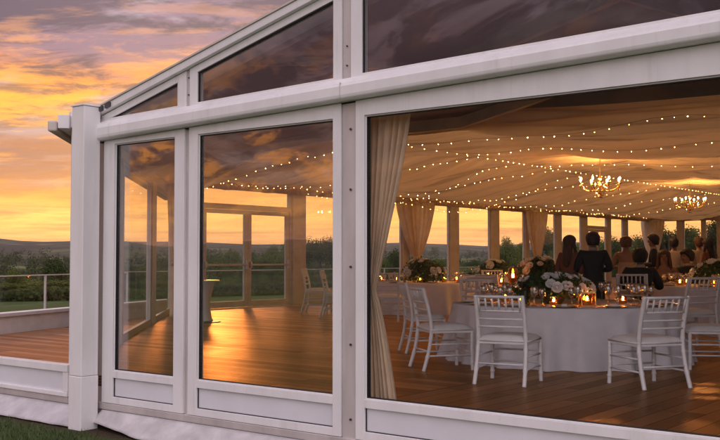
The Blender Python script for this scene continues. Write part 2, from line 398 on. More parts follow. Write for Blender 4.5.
# ---------------------------------------------------------------- the marquee
MQ = thing('marquee', P(0, 0, GZ), 'white framed glazed marquee with gable front, wooden floor and draped ivory ceiling', 'marquee')
zb = lambda u: 2.655 + .027 * u            # underside of the gable beam
zt = lambda u: 2.885 + .023 * u
APEX = 9.0
def verge(u): return 3.04 + .244 * u if u <= APEX else 3.04 + .244 * APEX - .244 * (u - APEX)
def bolts(pts, parent, r=.012):
    for p in pts: MB().tube([p, p - V * .012], r, 8).build('bolt', M['bolt'], parent)
# corner post
c = MB(); c.uvbox(-.15, .082, -.30, -.07, GZ - .02, .02); c.uvbox(-.146, .078, -.296, -.074, .023, 3.03)
cp = c.build('corner_post', M['white'], MQ, bevel=.008)
t = MB(); t.uvbox(-.156, .088, -.306, -.064, 3.032, 3.05); t.build('post_cap', M['white'], cp, bevel=.004)
# grey upright behind the corner post, and the uprights between the panels
def upright(u0, u1, z0=-.3, z1=None, v0=.0, v1=.12, groove=True):
    b = MB(); z1 = z1 if z1 else zb((u0 + u1) / 2)
    b.uvbox(u0, u1, v0, v1, z0, z1)
    o = b.build('upright', M['steel'], MQ, bevel=.003)
    if groove:
        m_ = (u0 + u1) / 2 + .02
        bolts([P(m_, v0 - .001, z) for z in (-.12, .55, 1.25, 1.95, 2.5)], o, .011)
    return o
upright(-.55, .062, v0=.03, v1=.15)
upright(3.548, 3.708); upright(8.23, 8.40)
upright(13.72, 13.95)
# kick-panelled glass panels of the gable front
ZGB, ZGT = .075, 2.61
def front_panel(u0, u1, gl, rails=(.09, .09)):
    fr = MB(); fl, r_ = rails
    v0, v1 = -.02, .075
    top = lambda u: zb(u) - .004
    fr.uvslope(u0, u0 + fl, v0, v1, lambda u: -.285, top)
    fr.uvslope(u1 - r_, u1, v0, v1, lambda u: -.285, top)
    a, b = u0 + fl, u1 - r_
    fr.uvslope(a, b, v0, v1, lambda u: ZGT, top)
    fr.uvbox(a, b, v0, v1, 0.0, ZGB)
    fr.uvbox(a, b, v0, v1, -.285, -.21)
    # glazing beads standing a little back
    w = .012
    fr.uvbox(a, a + w, v0 + .02, v1 - .02, ZGB, ZGT); fr.uvbox(b - w, b, v0 + .02, v1 - .02, ZGB, ZGT)
    fr.uvbox(a + w, b - w, v0 + .02, v1 - .02, ZGB, ZGB + w); fr.uvbox(a + w, b - w, v0 + .02, v1 - .02, ZGT - w, ZGT)
    o = fr.build('window', M['white'], MQ, bevel=.003)
    s = MB(); q = .006
    for x0, x1, z0, z1 in ((a + w, a + w + q, ZGB + w, ZGT - w), (b - w - q, b - w, ZGB + w, ZGT - w), (a + w + q, b - w - q, ZGB + w, ZGB + w + q), (a + w + q, b - w - q, ZGT - w - q, ZGT - w)):
        s.uvbox(x0, x1, v0 + .024, v1 - .024, z0, z1)
    s.build('gasket', M['dark'], o)
    p = MB(); p.uvbox(a + w + q, b - w - q, .022, .032, ZGB + w + q, ZGT - w - q); p.build('pane', gl, o)
    k = MB(); k.uvbox(a + .002, b - .002, .012, .04, -.208, -.002); k.build('kick_panel', M['panel'], o)
    g = MB(); q = .008
    for x0, x1, z0, z1 in ((a, a + q, -.21, 0), (a + q, b, -.21, -.21 + q)):
        g.uvbox(x0, x1, .001, .0115, z0, z1)
    g.build('seal', M['dark'], o)
    return o
front_panel(.075, 1.425, M['glass_l'], (.19, .153))
front_panel(1.495, 3.542, M['glass_l'], (.135, .095))
upright(1.427, 1.493, v0=.012, groove=False)
front_panel(3.714, 8.224, M['glass_r'], (.10, .10))
front_panel(8.406, 13.71, M['glass_r'], (.10, .10))
b = MB(); b.uvbox(-.02, UR, -.03, .13, -.36, -.289); b.build('sill_rail', M['steel'], MQ, bevel=.004)
b = MB()
b.uvbox(-.55, UR, .02, .12, -.52, -.362); b.build('base_beam', M['steel'], MQ)
# gable beam: rounded extrusion
def beam():
    prof = [(0, 0), (-.095, .0), (-.122, .018), (-.13, .05), (-.13, .135), (-.118, .168), (-.06, .215), (-.03, .232), (0, .235), (.10, .235), (.10, 0)]
    mb = MB(); us = [-.02, UR]; vs = []; n = len(prof)
    for u in us:
        h = (zt(u) - zb(u)) / .235
        for w, z in prof: vs.append(P(u, w, zb(u) + z * h))
    fs = [(i, (i + 1) % n, n + (i + 1) % n, n + i) for i in range(n)] + [tuple(range(n - 1, -1, -1)), tuple(range(n, 2 * n))]
    o = mb.add(vs, fs).build('gable_beam', M['white'], MQ, bevel=.008)
    j = MB(); j.uvbox(3.62, 3.625, -.1335, -.02, zb(3.6) + .02, zb(3.6) + .16); j.build('joint', M['steel'], o)
    g = MB(); g.uvslope(-.02, UR, -.006, .07, lambda u: zb(u) - .016, lambda u: zb(u) - .003); 
    g.build('beam_shade_strip', M['dark'], o)  # dark strip set under the beam in place of its shade line
beam()
# gable windows
def gable_window(u0, u1, a, b):
    """frame between u0..u1, glass between a..b; bottom and top follow beam and verge"""
    bot = lambda u: zt(u) - .012
    gb = lambda u: zt(u) + .022
    gt = lambda u: min(2.862 + .2465 * u, verge(u) - .17) if u <= APEX else verge(u) - .175
    top = lambda u: gt(u) + .075
    fr = MB(); v0, v1 = -.02, .07
    fr.uvslope(a, b, v0, v1, bot, gb) if a > .3 else fr.uvslope(u0, b, v0, v1, bot, gb)
    fr.uvslope(a, b, v0, v1, gt, top)
    fr.uvslope(b, u1, v0, v1, bot, top)
    if u0 < a: fr.uvslope(u0, a, v0, v1, bot if a > .3 else gb, top)
    o = fr.build('gable_window', M['white'], MQ, bevel=.003)
    p = MB(); e = .004; p.uvslope(a + e, b - e, .02, .03, lambda u: gb(u) + e if gb(u) + e < gt(u) - e else gt(u) - e * 1.5, lambda u: gt(u) - e); p.build('pane', M['glass_g'], o)
    s = MB(); q = .012
    s.uvslope(a + .002, b - .002, -.005, .018, lambda u: max(gt(u) - q, gb(u)), lambda u: gt(u) - .0015)
    s.uvslope(a + .002, a + .012, -.004, .017, lambda u: gb(u) + .001, lambda u: max(gt(u) - q - .001, gb(u) + .002))
    s.build('gasket', M['dark'], o)
gable_window(.02, 1.445, .21, 1.31)
gable_window(1.50, 3.55, 1.615, 3.45)
gable_window(3.66, 8.23, 3.785, 8.13)
gable_window(8.40, 13.7, 8.5, 13.6)
for a, b_ in ((1.449, 1.496), (3.556, 3.654), (8.236, 8.394)):
    q = MB(); q.uvslope(a, b_, .0, .10, lambda u: zt(u) + .003, lambda u: verge(u) - .1); o = q.build('gable_post', M['steel'], MQ)
    bolts([P((a + b_) / 2, -.001, z) for z in (zt(a) + .12, zt(a) + .3)], o, .008)
# verge: fascia with dark capping, following both slopes
q = MB(); q.uvslope(-.10, APEX, -.07, .14, lambda u: verge(u) - .092, lambda u: verge(u) - .012); q.uvslope(APEX, UR, -.07, .14, lambda u: verge(u) - .092, lambda u: verge(u) - .012)
vg = q.build('verge', M['white'], MQ, bevel=.006)
q = MB(); q.uvslope(-.12, APEX, -.085, .15, lambda u: verge(u) - .010, lambda u: verge(u) + .008); q.uvslope(APEX, UR + .02, -.085, .15, lambda u: verge(u) - .010, lambda u: verge(u) + .008)
q.build('verge_capping', M['alu'], vg)
for i in range(2):
    q = MB(); q.uvslope(.05 + i * .13, .13 + i * .13, -.10, -.072, lambda u: verge(u) - .075, lambda u: verge(u) - .028); q.build('bracket', M['bolt'], vg)
# roof membrane
dDir = (dB - dA).normalized()
def ddist(u, v): return (u - dA.x) * dDir.y - (v - dA.y) * dDir.x
def zroof(u, v):
    return min(3.03 + .37 * max(0, ddist(u, v) - .18), 3.47 + .19 * (u + 9.8), verge(APEX) - .02 if u < APEX else verge(u) - .02 + .1 * min(1, v / 8), 3.028 + .244 * max(0, u) + .9 * min(1, v / 7) ** .7)
def ul(v): return dA.x + (dB.x - dA.x) * min(1, v / 9.6)
def roof():
    mb = MB(); nu, nv = 60, 70; vs = []; fs = []
    for j in range(nv + 1):
        v = .16 + (VB + .2 - .16) * (j / nv) ** 1.6
        a = ul(v) - .18
        for i in range(nu + 1):
            u = a + (UR + .1 - a) * i / nu; vs.append(P(u, v, zroof(u, v)))
    for j in range(nv):
        for i in range(nu):
            k = j * (nu + 1) + i; fs.append((k, k + 1, k + nu + 2, k + nu + 1))
    o = mb.add(vs, fs).build('roof', M['roof'], MQ, smooth=True)
    o.data.materials.append(M['roof_pvc'])
    for pl in o.data.polygons:
        if uv(pl.center)[1] > 9.4: pl.material_index = 1  # one membrane split for its light: front kept dark, back lets sky through
    s = o.modifiers.new('thick', 'SOLIDIFY'); s.thickness = .02; s.offset = 1
roof()
# eaves: gutter along the splayed and the long side
dT = (U * dDir.x + V * dDir.y); dN = Vector((-dT.y, dT.x, 0))   # dN points outwards?
if dN.dot(U) > 0: dN = -dN
dLen = (dB - dA).length
A0 = P(dA.x, dA.y)
g = MB(); g.obox(A0, dT, dN, -.10, dLen + .2, .02, .15, 2.84, 3.0); g.obox(A0, dT, dN, -.02, dLen, -.06, .018, 2.86, 3.06)
gu = g.build('eaves_beam', M['white'], MQ, bevel=.005)
g = MB(); g.obox(A0, dT, dN, -.13, dLen + .2, .155, .26, 2.80, 2.93); g.build('gutter', M['alu'], gu, bevel=.02)

# ---- glazed walls (the splayed side, the long side with the doors, the back)
def wall_window(A, t, n, s0, s1, zbot=.36, ztop=3.16, kick=True, thick=.07, m='alu', fw=.045):
    fr = MB(); h0, h1 = -thick / 2, thick / 2
    fr.obox(A, t, n, s0, s0 + fw, h0, h1, .0, ztop + .08); fr.obox(A, t, n, s1 - fw, s1, h0, h1, .0, ztop + .08)
    fr.obox(A, t, n, s0 + fw, s1 - fw, h0, h1, ztop, ztop + .08)
    fr.obox(A, t, n, s0 + fw, s1 - fw, h0, h1, zbot - .07, zbot)
    fr.obox(A, t, n, s0 + fw, s1 - fw, h0, h1, .0, .06)
    o = fr.build('window', M[m], MQ)
    p = MB(); p.obox(A, t, n, s0 + fw, s1 - fw, -.006, .006, zbot, ztop); p.build('pane', M['glass_w'], o)
    if zbot > .2:
        k = MB(); k.obox(A, t, n, s0 + fw, s1 - fw, -.02, .02, .06, zbot - .07); k.build('kick_panel', M['panel'], o)
    return o
def wall_post(A, t, n, s0, s1, ztop=3.24, d=.16, m='alu'):
    k = MB(); k.obox(A, t, n, s0, s1, -d / 2, d / 2, 0, ztop); return k.build('upright', M[m], MQ, bevel=.004)
# splayed side
def don(x):      # distance along the splayed wall where picture column x crosses it
    d = ray(x, 258); nn = Vector((-dT.y, dT.x, 0)); t_ = (A0 - EYE).dot(nn) / d.dot(nn); return (EYE + d * t_ - A0).dot(dT)
s1 = don(116); s2 = don(127); s3 = don(149.5); s4 = don(153.5)
wall_window(A0, dT, dN, .12, s1 - .04, .10, 2.80, m='white')
wall_post(A0, dT, dN, s1, s1 + .16, 2.86, .2)
wall_window(A0, dT, dN, s1 + .17, s3, .12, 2.82, m='alu', fw=.09)
wall_post(A0, dT, dN, s3 + .01, s4, 2.86, .12, 'white')
wall_window(A0, dT, dN, s4 + .01, dLen - .35, .12, 2.82, m='alu', fw=.06)
wall_post(A0, dT, dN, dLen - .34, dLen - .05, 3.0, .2)
k = MB(); k.obox(A0, dT, dN, .05, dLen - .1, -.055, .05, 2.905, 3.05); k.build('wall_head', M['alu'], MQ)
# long side
B0 = P(-9.8, 0); 
xs = dict(d0=204.5, m0=234.7, m1=246, d1=286, p0=287, p1=303.5)
def lv(x): return onu(x, -9.8)
# wide post at the splay, door set, wide post
wall_post(B0, V, -U, 9.66, lv(199), 3.24, .2)
dfl, dfr = lv(199.5), lv(290)
def door_set(v0, v1, head=2.62):
    fr = MB(); t = .07
    fr.obox(B0, V, -U, v0, v0 + t, -.06, .06, 0, 3.24); fr.obox(B0, V, -U, v1 - t, v1, -.06, .06, 0, 3.24)
    fr.obox(B0, V, -U, v0 + t, v1 - t, -.06, .06, head + .02, head + .16); fr.obox(B0, V, -U, v0 + t, v1 - t, -.06, .06, 3.17, 3.24)
    o = fr.build('door_frame', M['alu'], MQ)
    p = MB(); p.obox(B0, V, -U, v0 + t, v1 - t, -.006, .006, head + .16, 3.17); p.build('pane', M['glass_w'], o)
    mid = (v0 + v1) / 2
    for a, b in ((v0 + t + .01, mid - .005), (mid + .005, v1 - t - .01)):
        d = MB(); w = .13
        d.obox(B0, V, -U, a, a + w, -.035, .035, .02, head + .01); d.obox(B0, V, -U, b - w, b, -.035, .035, .02, head + .01)
        d.obox(B0, V, -U, a + w, b - w, -.035, .035, head - .10, head + .01); d.obox(B0, V, -U, a + w, b - w, -.035, .035, .02, .17)
        dr = d.build('door', M['alu'], MQ, bevel=.004)
        p = MB(); p.obox(B0, V, -U, a + w, b - w, -.005, .005, .17, head - .10); p.build('pane', M['glass_w'], dr)
        h = MB(); h.obox(B0, V, -U, a + .06, b - .05, -.105, -.075, 1.12, 1.17)
        h.obox(B0, V, -U, a + .03, a + .10, -.11, -.036, 1.06, 1.23); h.obox(B0, V, -U, b - .10, b - .03, -.11, -.036, 1.02, 1.27)
        h.build('handle', M['steel'], dr, bevel=.006)
door_set(dfl, dfr)
wall_post(B0, V, -U, dfr + .01, lv(303), 3.24, .22)
stops = [(304, 352), (356, 401), (408, 448.6), (457.6, 489.5), (498, 524), (528, 555), (560.5, 581), (610, 623)]
prev = None
for a, b in stops:
    wall_window(B0, V, -U, lv(a), lv(b), .42)
    if prev is not None and prev < 600 and a - prev < 12: wall_post(B0, V, -U, lv(prev) + .01, lv(a) - .01)
    prev = b
wall_post(B0, V, -U, lv(581) + .01, lv(586) - .01)
door_set(lv(586), lv(607))
wall_post(B0, V, -U, lv(607) + .01, lv(610) - .01)
wall_post(B0, V, -U, lv(623) + .01, lv(627))
wall_window(B0, V, -U, lv(627) + .01, VB - .12, .42)
# back wall
C0 = P(0, VB)
wall_post(C0, U, V, -9.92, -9.6, 3.24, .24)
bs = [-9.59, onv(678, VB), onv(684, VB), onv(702.5, VB), onv(705.5, VB), onv(718, VB)]
wall_window(C0, U, V, bs[0], bs[1], .42); wall_post(C0, U, V, bs[1] + .01, bs[2] - .01)
wall_window(C0, U, V, bs[2], bs[3], .42); wall_post(C0, U, V, bs[3] + .01, bs[4] - .01)
wall_window(C0, U, V, bs[4], bs[5], .42)
u_ = bs[5] + .01
while u_ < UR - 2:
    wall_post(C0, U, V, u_, u_ + .2); wall_window(C0, U, V, u_ + .21, min(UR - .01, u_ + 2.7), .42); u_ += 2.71
# right side: pleated lining wall
def pleat_wall():
    mb = MB(); n = 900; vs = []; fs = []
    for i in range(n + 1):
        v = .15 + (VB - .2) * i / n; w = .03 * math.sin(i * .9) + .012 * math.sin(i * 2.3)
        for z in (0.0, 3.4): vs.append(P(UR - .1 + w, v, z))
    for i in range(n): fs.append((2 * i, 2 * i + 2, 2 * i + 3, 2 * i + 1))
    o = mb.add(vs, fs).build('wall_lining', M['lining'], MQ, smooth=True); k = o.modifiers.new('t', 'SOLIDIFY'); k.thickness = .01
    w = MB(); w.uvbox(UR, UR + .06, .15, VB, GZ, 4.06); w.build('wall_sheet', M['pvc'], MQ)
pleat_wall()
# rafters in the unlined front bay
for v in (.30, 4.3, 8.0):
    r_ = MB(); u0 = ul(v) + .1; n = 14
    for i in range(n):
        a = u0 + (UR - u0) * i / n; b_ = u0 + (UR - u0) * (i + 1) / n
        f = lambda u: zroof(u, v) - .05
        r_.uvslope(a, b_, v, v + .12, lambda u: f(u) - .2, f)
    r_.build('rafter', M['alu'], MQ)
for u in (1.6, 4.2, 6.6, 9.0, 11.5):
    r_ = MB(); n = 8
    for i in range(n):
        v0 = .45 + 7.5 * i / n; v1 = .45 + 7.5 * (i + 1) / n
        z0, z1 = zroof(u, v0) - .06, zroof(u, v1) - .06
        r_.hexa([P(u, v0, z0 - .1), P(u + .07, v0, z0 - .1), P(u + .07, v1, z1 - .1), P(u, v1, z1 - .1), P(u, v0, z0), P(u + .07, v0, z0), P(u + .07, v1, z1), P(u, v1, z1)])
    r_.build('purlin', M['alu'], MQ)
# ceiling lining
BAY = 4.05; V0 = 8.3
def zlin0(u, v):
    if u < -3: t = (u + 9.8) / 6.8; z = 3.40 + 1.02 * t - .22 * math.sin(PI * t) 
    else: t = (u + 3) / 17; z = 4.42 - .073 * (u + 3) - .16 * math.sin(PI * min(1, t * 2.2)) * (1 if t < .46 else 0)
    return z
def zlin(u, v):
    z = zlin0(u, v)
    t = ((v - V0) / BAY) % 1.0
    rise = max(0, min(1, (u + 9.8) / 3.0))
    z -= (.52 if u < -2.5 else .52 - .2 * min(1, (u + 2.5) / 5)) * rise * (1 - (2 * t - 1) ** 2) * (1 - .62 * math.exp(-((u + 2.5) / 1.3) ** 2))
    z -= .30 * math.exp(-((u + 2.55) / .42) ** 2) * (1 - .5 * (2 * t - 1) ** 2)
    return min(z, zroof(u, v) - .1)
def lining():
    mb = MB(); nv = 1300; us = []
    nu = 96; vs = []; fs = []
    for j in range(nv + 1):
        v = V0 + (VB - .1 - V0) * j / nv
        a = ul(v) + .12
        bay = (v - V0) / BAY; ib = int(bay); t = bay % 1
        for i in range(nu + 1):
            u = a + (UR - .1 - a) * i / nu
            ph = 1 + .12 * math.sin(u * .9 + ib * 2)
            g_ = v * 4.6 * (1 + .05 * math.sin(u * .35 + ib * 2)) + .3 * mnoise.noise(Vector((u * .10, v * .4, 1)))
            w = .10 * abs(math.sin(g_)) ** .8 + .022 * math.sin(v * 17 + 1.5 * mnoise.noise(Vector((u * .15, v, 4)))) 
            vs.append(P(u, v, zlin(u, v) + w - .03))
    for j in range(nv):
        for i in range(nu):
            k = j * (nu + 1) + i; fs.append((k, k + 1, k + nu + 2, k + nu + 1))
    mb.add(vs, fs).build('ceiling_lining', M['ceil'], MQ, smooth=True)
lining()
def infill():
    mb = MB(); n = 40; a = ul(8.2) + .15; vs = []; fs = []
    for i in range(n + 1):
        u = a + (UR - .1 - a) * i / n; vs += [P(u, 8.22, zlin(u, 8.32) - .02), P(u, 8.22, zroof(u, 8.22) - .025)]
    for i in range(n): fs.append((2 * i, 2 * i + 2, 2 * i + 3, 2 * i + 1))
    mb.add(vs, fs).build('added_dark_infill', M['roof'], MQ, smooth=True)  # dark sheet added to hide the bright roof over the lining edge
infill()
# valance above the long windows
def valance():
    mb = MB(); n = 700; vs = []; fs = []
    for i in range(n + 1):
        v = 9.7 + (VB - 9.9) * i / n; w = .02 * math.sin(i * 1.1) + .01 * math.sin(i * 2.7); sc_ = .03 * abs(math.sin(i * .09))
        vs += [P(-9.62 + w, v, 3.13 + sc_), P(-9.60 + w * .6, v, 3.48)]
    for i in range(n): fs.append((2 * i, 2 * i + 2, 2 * i + 3, 2 * i + 1))
    o = mb.add(vs, fs).build('valance', M['lining'], MQ, smooth=True); k = o.modifiers.new('t', 'SOLIDIFY'); k.thickness = .008
    mb = MB(); vs = []; fs = []; n = 500
    for i in range(n + 1):
        u = -9.6 + (UR + 9.5) * i / n; w = .02 * math.sin(i * 1.1) + .01 * math.sin(i * 2.7); sc_ = .03 * abs(math.sin(i * .09))
        vs += [P(u, VB - .18 + w, 3.13 + sc_), P(u, VB - .2 + w * .6, max(3.4, zlin(u, VB - .3) + .05))]
    for i in range(n): fs.append((2 * i, 2 * i + 2, 2 * i + 3, 2 * i + 1))
    o = mb.add(vs, fs).build('valance', M['lining'], MQ, smooth=True); k = o.modifiers.new('t', 'SOLIDIFY'); k.thickness = .008
    w = MB(); w.obox(B0, V, -U, 9.66, VB, -.05, .06, 3.245, 3.72); w.obox(C0, U, V, -9.7, UR, -.05, .06, 3.245, 4.4); w.build('wall_head', M['roof'], MQ)
valance()

# ---------------------------------------------------------------- low parapet left of the post and ground skirts
pp = thing('parapet', P(-.6, 0, GZ), 'low white panelled parapet closing the open terrace left of the corner post', 'parapet')
f = MB(); f.uvbox(-5.4, -.56, -.03, .09, 0.0, .085); f.uvbox(-5.4, -.56, -.03, .09, -.285, -.235)
f.uvbox(-5.4, -5.3, -.02, .08, -.235, 0); f.uvbox(-.66, -.56, -.02, .08, -.235, 0)
f.build('frame', M['white'], pp, bevel=.006)
f = MB(); f.uvbox(-5.3, -.66, .005, .05, -.235, 0.0); f.build('kick_panel', M['panel'], pp)
f = MB(); f.uvbox(-5.4, -.56, -.012, .10, -.36, -.288); f.build('sill_rail', M['steel'], pp)
f = MB(); f.uvbox(-5.4, -.56, .01, .10, GZ, -.362); f.build('base', M['steel'], pp)
def skirt(u0, u1, label, ph):
    mb = MB(); n = int((u1 - u0) / .04); m_ = 7; vs = []; fs = []
    for i in range(n + 1):
        u = u0 + (u1 - u0) * i / n
        w = .035 * mnoise.noise(Vector((u * 2.3, ph, 0))) + .03 * mnoise.noise(Vector((u * 6, ph, 4)))
        for j in range(m_ + 1):
            near = max(0, 1 - (u - u0) / .9) if u0 > 0 else 0
            t = j / m_; z = -.365 + (GZ + .015 + .365 + .055 * near) * t
            vv = -.035 - (.24 - .16 * near) * t - w * t * .12 - .012 * abs(math.sin(u * 5 + 4 * t + ph + 2 * mnoise.noise(Vector((u, ph, 1))))) * t
            vs.append(P(u - (.09 * t * max(0, 1 - i / 4) if u0 > 0 else 0), vv, z + .004 * t * mnoise.noise(Vector((u * 5, t * 3, ph)))))
    for i in range(n):
        for j in range(m_): k = i * (m_ + 1) + j; fs.append((k, k + m_ + 1, k + m_ + 2, k + 1))
    o = mb.add(vs, fs).build('ground_skirt', M['pvc'], smooth=True); s = o.modifiers.new('t', 'SOLIDIFY'); s.thickness = .006
    tag(o, label, 'ground skirt')
skirt(.115, 13.9, 'long white plastic ground skirt flared under the glazed gable panels', 2.0)
skirt(-5.4, -.158, 'white plastic ground skirt below the low terrace parapet', 9.0)

# ---------------------------------------------------------------- glass balustrades
def balustrade(A, B, n, z0, label, top=1.0):
    A, B = Vector(A), Vector(B); t = (B - A).normalized(); ln = (B - A).length; nn = Vector((-t.y, t.x, 0))
    o = thing('balustrade', A, label, 'balustrade', 'glass balustrades around the lawn side')
    A = Vector((A.x, A.y, 0))
    r_ = MB(); r_.obox(A, t, nn, 0, ln, -.02, .02, top - .022, top); r_.build('rail', M['steel'], o)
    for i in range(n + 1):
        s_ = ln * i / n; k = MB(); k.obox(A, t, nn, s_ - .014, s_ + .014, -.02, .02, z0, top - .022); k.build('post', M['steel'], o)
        if i < n:
            g_ = MB(); g_.obox(A, t, nn, s_ + .03, s_ + ln / n - .03, -.006, .006, z0 + .06, top - .023); g_.build('pane', M['glass_w'], o)
balustrade(P(-5.75, -1.2), P(-9.1, 7.6), 3, GZ, 'glass balustrade with thin top rail beside the pale terrace kerb')
balustrade(P(-13, 10.5), P(-13, 40), 12, GZ, 'long glass balustrade on the lawn outside the double doors and rear windows', .95)

# ---------------------------------------------------------------- curtains
def curtain(u0, v0, width, ztop, ztie, zbot, dirv, wt, wb, label, side=0, folds=7, amp=.05, tie=True, shift=0):
    """hangs from (u0,v0) along dirv; gathered at ztie to width wt, flaring to wb at zbot; side -1 keeps the left edge straight"""
    mb = MB(); n = folds * 14; rows = 46; vs = []; fs = []
    nrm = Vector((-dirv.y, dirv.x, 0))
    rr = random.Random(int(u0 * 100 + v0 * 10))
    phs = [rr.uniform(0, 6) for _ in range(4)]
    for j in range(rows + 1):
        z = ztop + (zbot - ztop) * j / rows
        if z > ztie:
            t = (ztop - z) / (ztop - ztie); w = width + (wt - width) * (t ** (1.25 if side else 1.6))
        else:
            t = (ztie - z) / max(.01, ztie - zbot); w = wt + (wb - wt) * (t ** .7)
        for i in range(n + 1):
            s_ = i / n
            a = amp * (.5 + .5 * w / width)
            off = a * math.sin(s_ * folds * 2 * PI + phs[0] + .5 * math.sin(j * .12)) + .4 * a * math.sin(s_ * folds * 4.6 * PI + phs[1])
            x = (s_ - .5) * w if side == 0 else (s_ * w if side < 0 else -s_ * w)
            sw = 0
            if side == 0 and z > ztie: sw = 0
            p = P(u0, v0, z) + dirv * (x + sw) + nrm * off
            vs.append(p)
    for j in range(rows):
        for i in range(n): k = j * (n + 1) + i; fs.append((k, k + 1, k + n + 2, k + n + 1))
    root = thing('curtain', P(u0, v0, zbot), label, 'curtain', 'tied cream curtains')
    o = mb.add(vs, fs).build('drape', M['curtain'], root, smooth=True); k = o.modifiers.new('t', 'SOLIDIFY'); k.thickness = .006
    if tie:
        c_ = P(u0, v0, ztie) + dirv * (0 if side == 0 else (-side) * wt / 2)
        b = MB(); e1, e2 = wt / 2 + .025, amp * .9 + .03
        ring = []
        for zz in (-.035, .035):
            for q in range(16):
                a = 2 * PI * q / 16; ring.append(c_ + dirv * (e1 * math.cos(a)) + nrm * (e2 * math.sin(a)) + Z * zz)
        b.add(ring, [(q, (q + 1) % 16, 16 + (q + 1) % 16, 16 + q) for q in range(16)]); t_ = b.build('tieback', M['curtain'], root, smooth=True)
        t_.modifiers.new('t', 'SOLIDIFY').thickness = .01
    return root
curtain(3.66, .26, .50, 2.78, 1.02, .02, U, .055, .31, 'tall cream curtain gathered just inside the glass beside the grey upright', side=-1, folds=6, amp=.035, tie=False)
curtain(-9.5, lv(410), 2.2, 3.2, 1.35, .05, V, .42, .8, 'cream curtain pair tied back behind the left round table', folds=8, amp=.07)
curtain(-9.5, lv(530.5), 1.8, 3.2, 1.4, .05, V, .55, .8, 'cream curtain tied behind the flower tables near the middle of the long window wall', folds=8, amp=.07)
curtain(-9.35, VB - .7, 2.0, 3.2, 1.4, .05, (U * .8 + V * -.6).normalized(), .7, .9, 'cream curtain in the far corner behind the standing guests', folds=7, amp=.07)
sC = don(161)
pc = A0 + dT * sC - dN * .28; uc, vc = uv(pc)
curtain(uc, vc, 2.2, 2.85, 1.2, .04, dT, .7, 1.0, 'narrow cream curtain tied beside the splayed glass panel', folds=6, amp=.05)

# ---------------------------------------------------------------- fairy lights and chandeliers
bulb = MB(); bulb.ball((0, 0, 0), .0068, 6, 4); bulb_me = None
def string(pts, label, step=.42):
    global bulb_me
    root = thing('fairy_light_string', pts[0], label, 'fairy lights', 'strings of fairy lights under the ceiling')
    w = MB(); w.tube(pts, .003, 4); w.build('wire', M['wire'], root)
    acc = 0; k = 0; nxt = step * R.random()
    for a, b in zip(pts, pts[1:]):
        d = (b - a).length
        while nxt <= acc + d and k < 98:
            p = a + (b - a) * ((nxt - acc) / d)
            if bulb_me is None:
                o = bulb.build('bulb', M['bulb'], root, world=False); bulb_me = o.data
            else:
                o = bpy.data.objects.new('bulb', bulb_me); col.objects.link(o); o.parent = root
            q_ = R.choice((.7, .85, 1, 1, 1.25)); o.scale = (q_, q_, q_); o.location = p - pts[0] - Z * .03; k += 1; nxt += step * R.uniform(.65, 1.4)
        acc += d
vlist = [8.5, 12.3, 14.4, 16.4, 18.4, 20.4, 24.5, 28.5, 32.6]
words = ['first', 'second', 'third', 'fourth', 'fifth', 'sixth', 'seventh', 'eighth', 'ninth']
for q, v in enumerate(vlist):
    pts = []; u0 = ul(v) + .3; n = 22; u1 = -2.8
    for i in range(n + 1):
        t = i / n; u = u0 + (u1 - u0) * t
        pts.append(P(u, v + .25 * t, min(zlin(u, v + .25 * t) - .15, 9) - (.16 + .10 * R.random()) * math.sin(PI * t)))
    string(pts, f'warm fairy lights climbing from the window wall to the ceiling ridge, {words[q]} from the front', .24 + .012 * q)
for q, (v, du) in enumerate(((9.0, 0), (11.2, 0), (14.8, 0))):
    pts = []; n = 20; u0, u1 = -2.4, 8.5
    for i in range(n + 1):
        t = i / n; u = u0 + (u1 - u0) * t; vv = v + .35 * math.sin(t * 9 + q)
        pts.append(P(u, vv, zlin(u, vv) - .17 - .05 * math.sin(t * 20)))
    string(pts, ['string of warm fairy lights along the front hem of the ceiling swag', 'string of fairy lights across the middle of the front ceiling swag', 'string of fairy lights across the back of the front ceiling swag'][q], .30)
pts = [P(-2.5, V0 + .2 + (VB - 9.5) * i / 60, zlin(-2.5, V0 + .2 + (VB - 9.5) * i / 60) - .16) for i in range(61)]
string(pts, 'long string of fairy lights following the ceiling ridge towards the far end', .34)
pts = [P(-9.45, 10 + (VB - 11) * i / 80, 3.40 - .10 * abs(math.sin(i * .33))) for i in range(81)]
string(pts, 'string of fairy lights looped along the valance above the rear windows', .36)

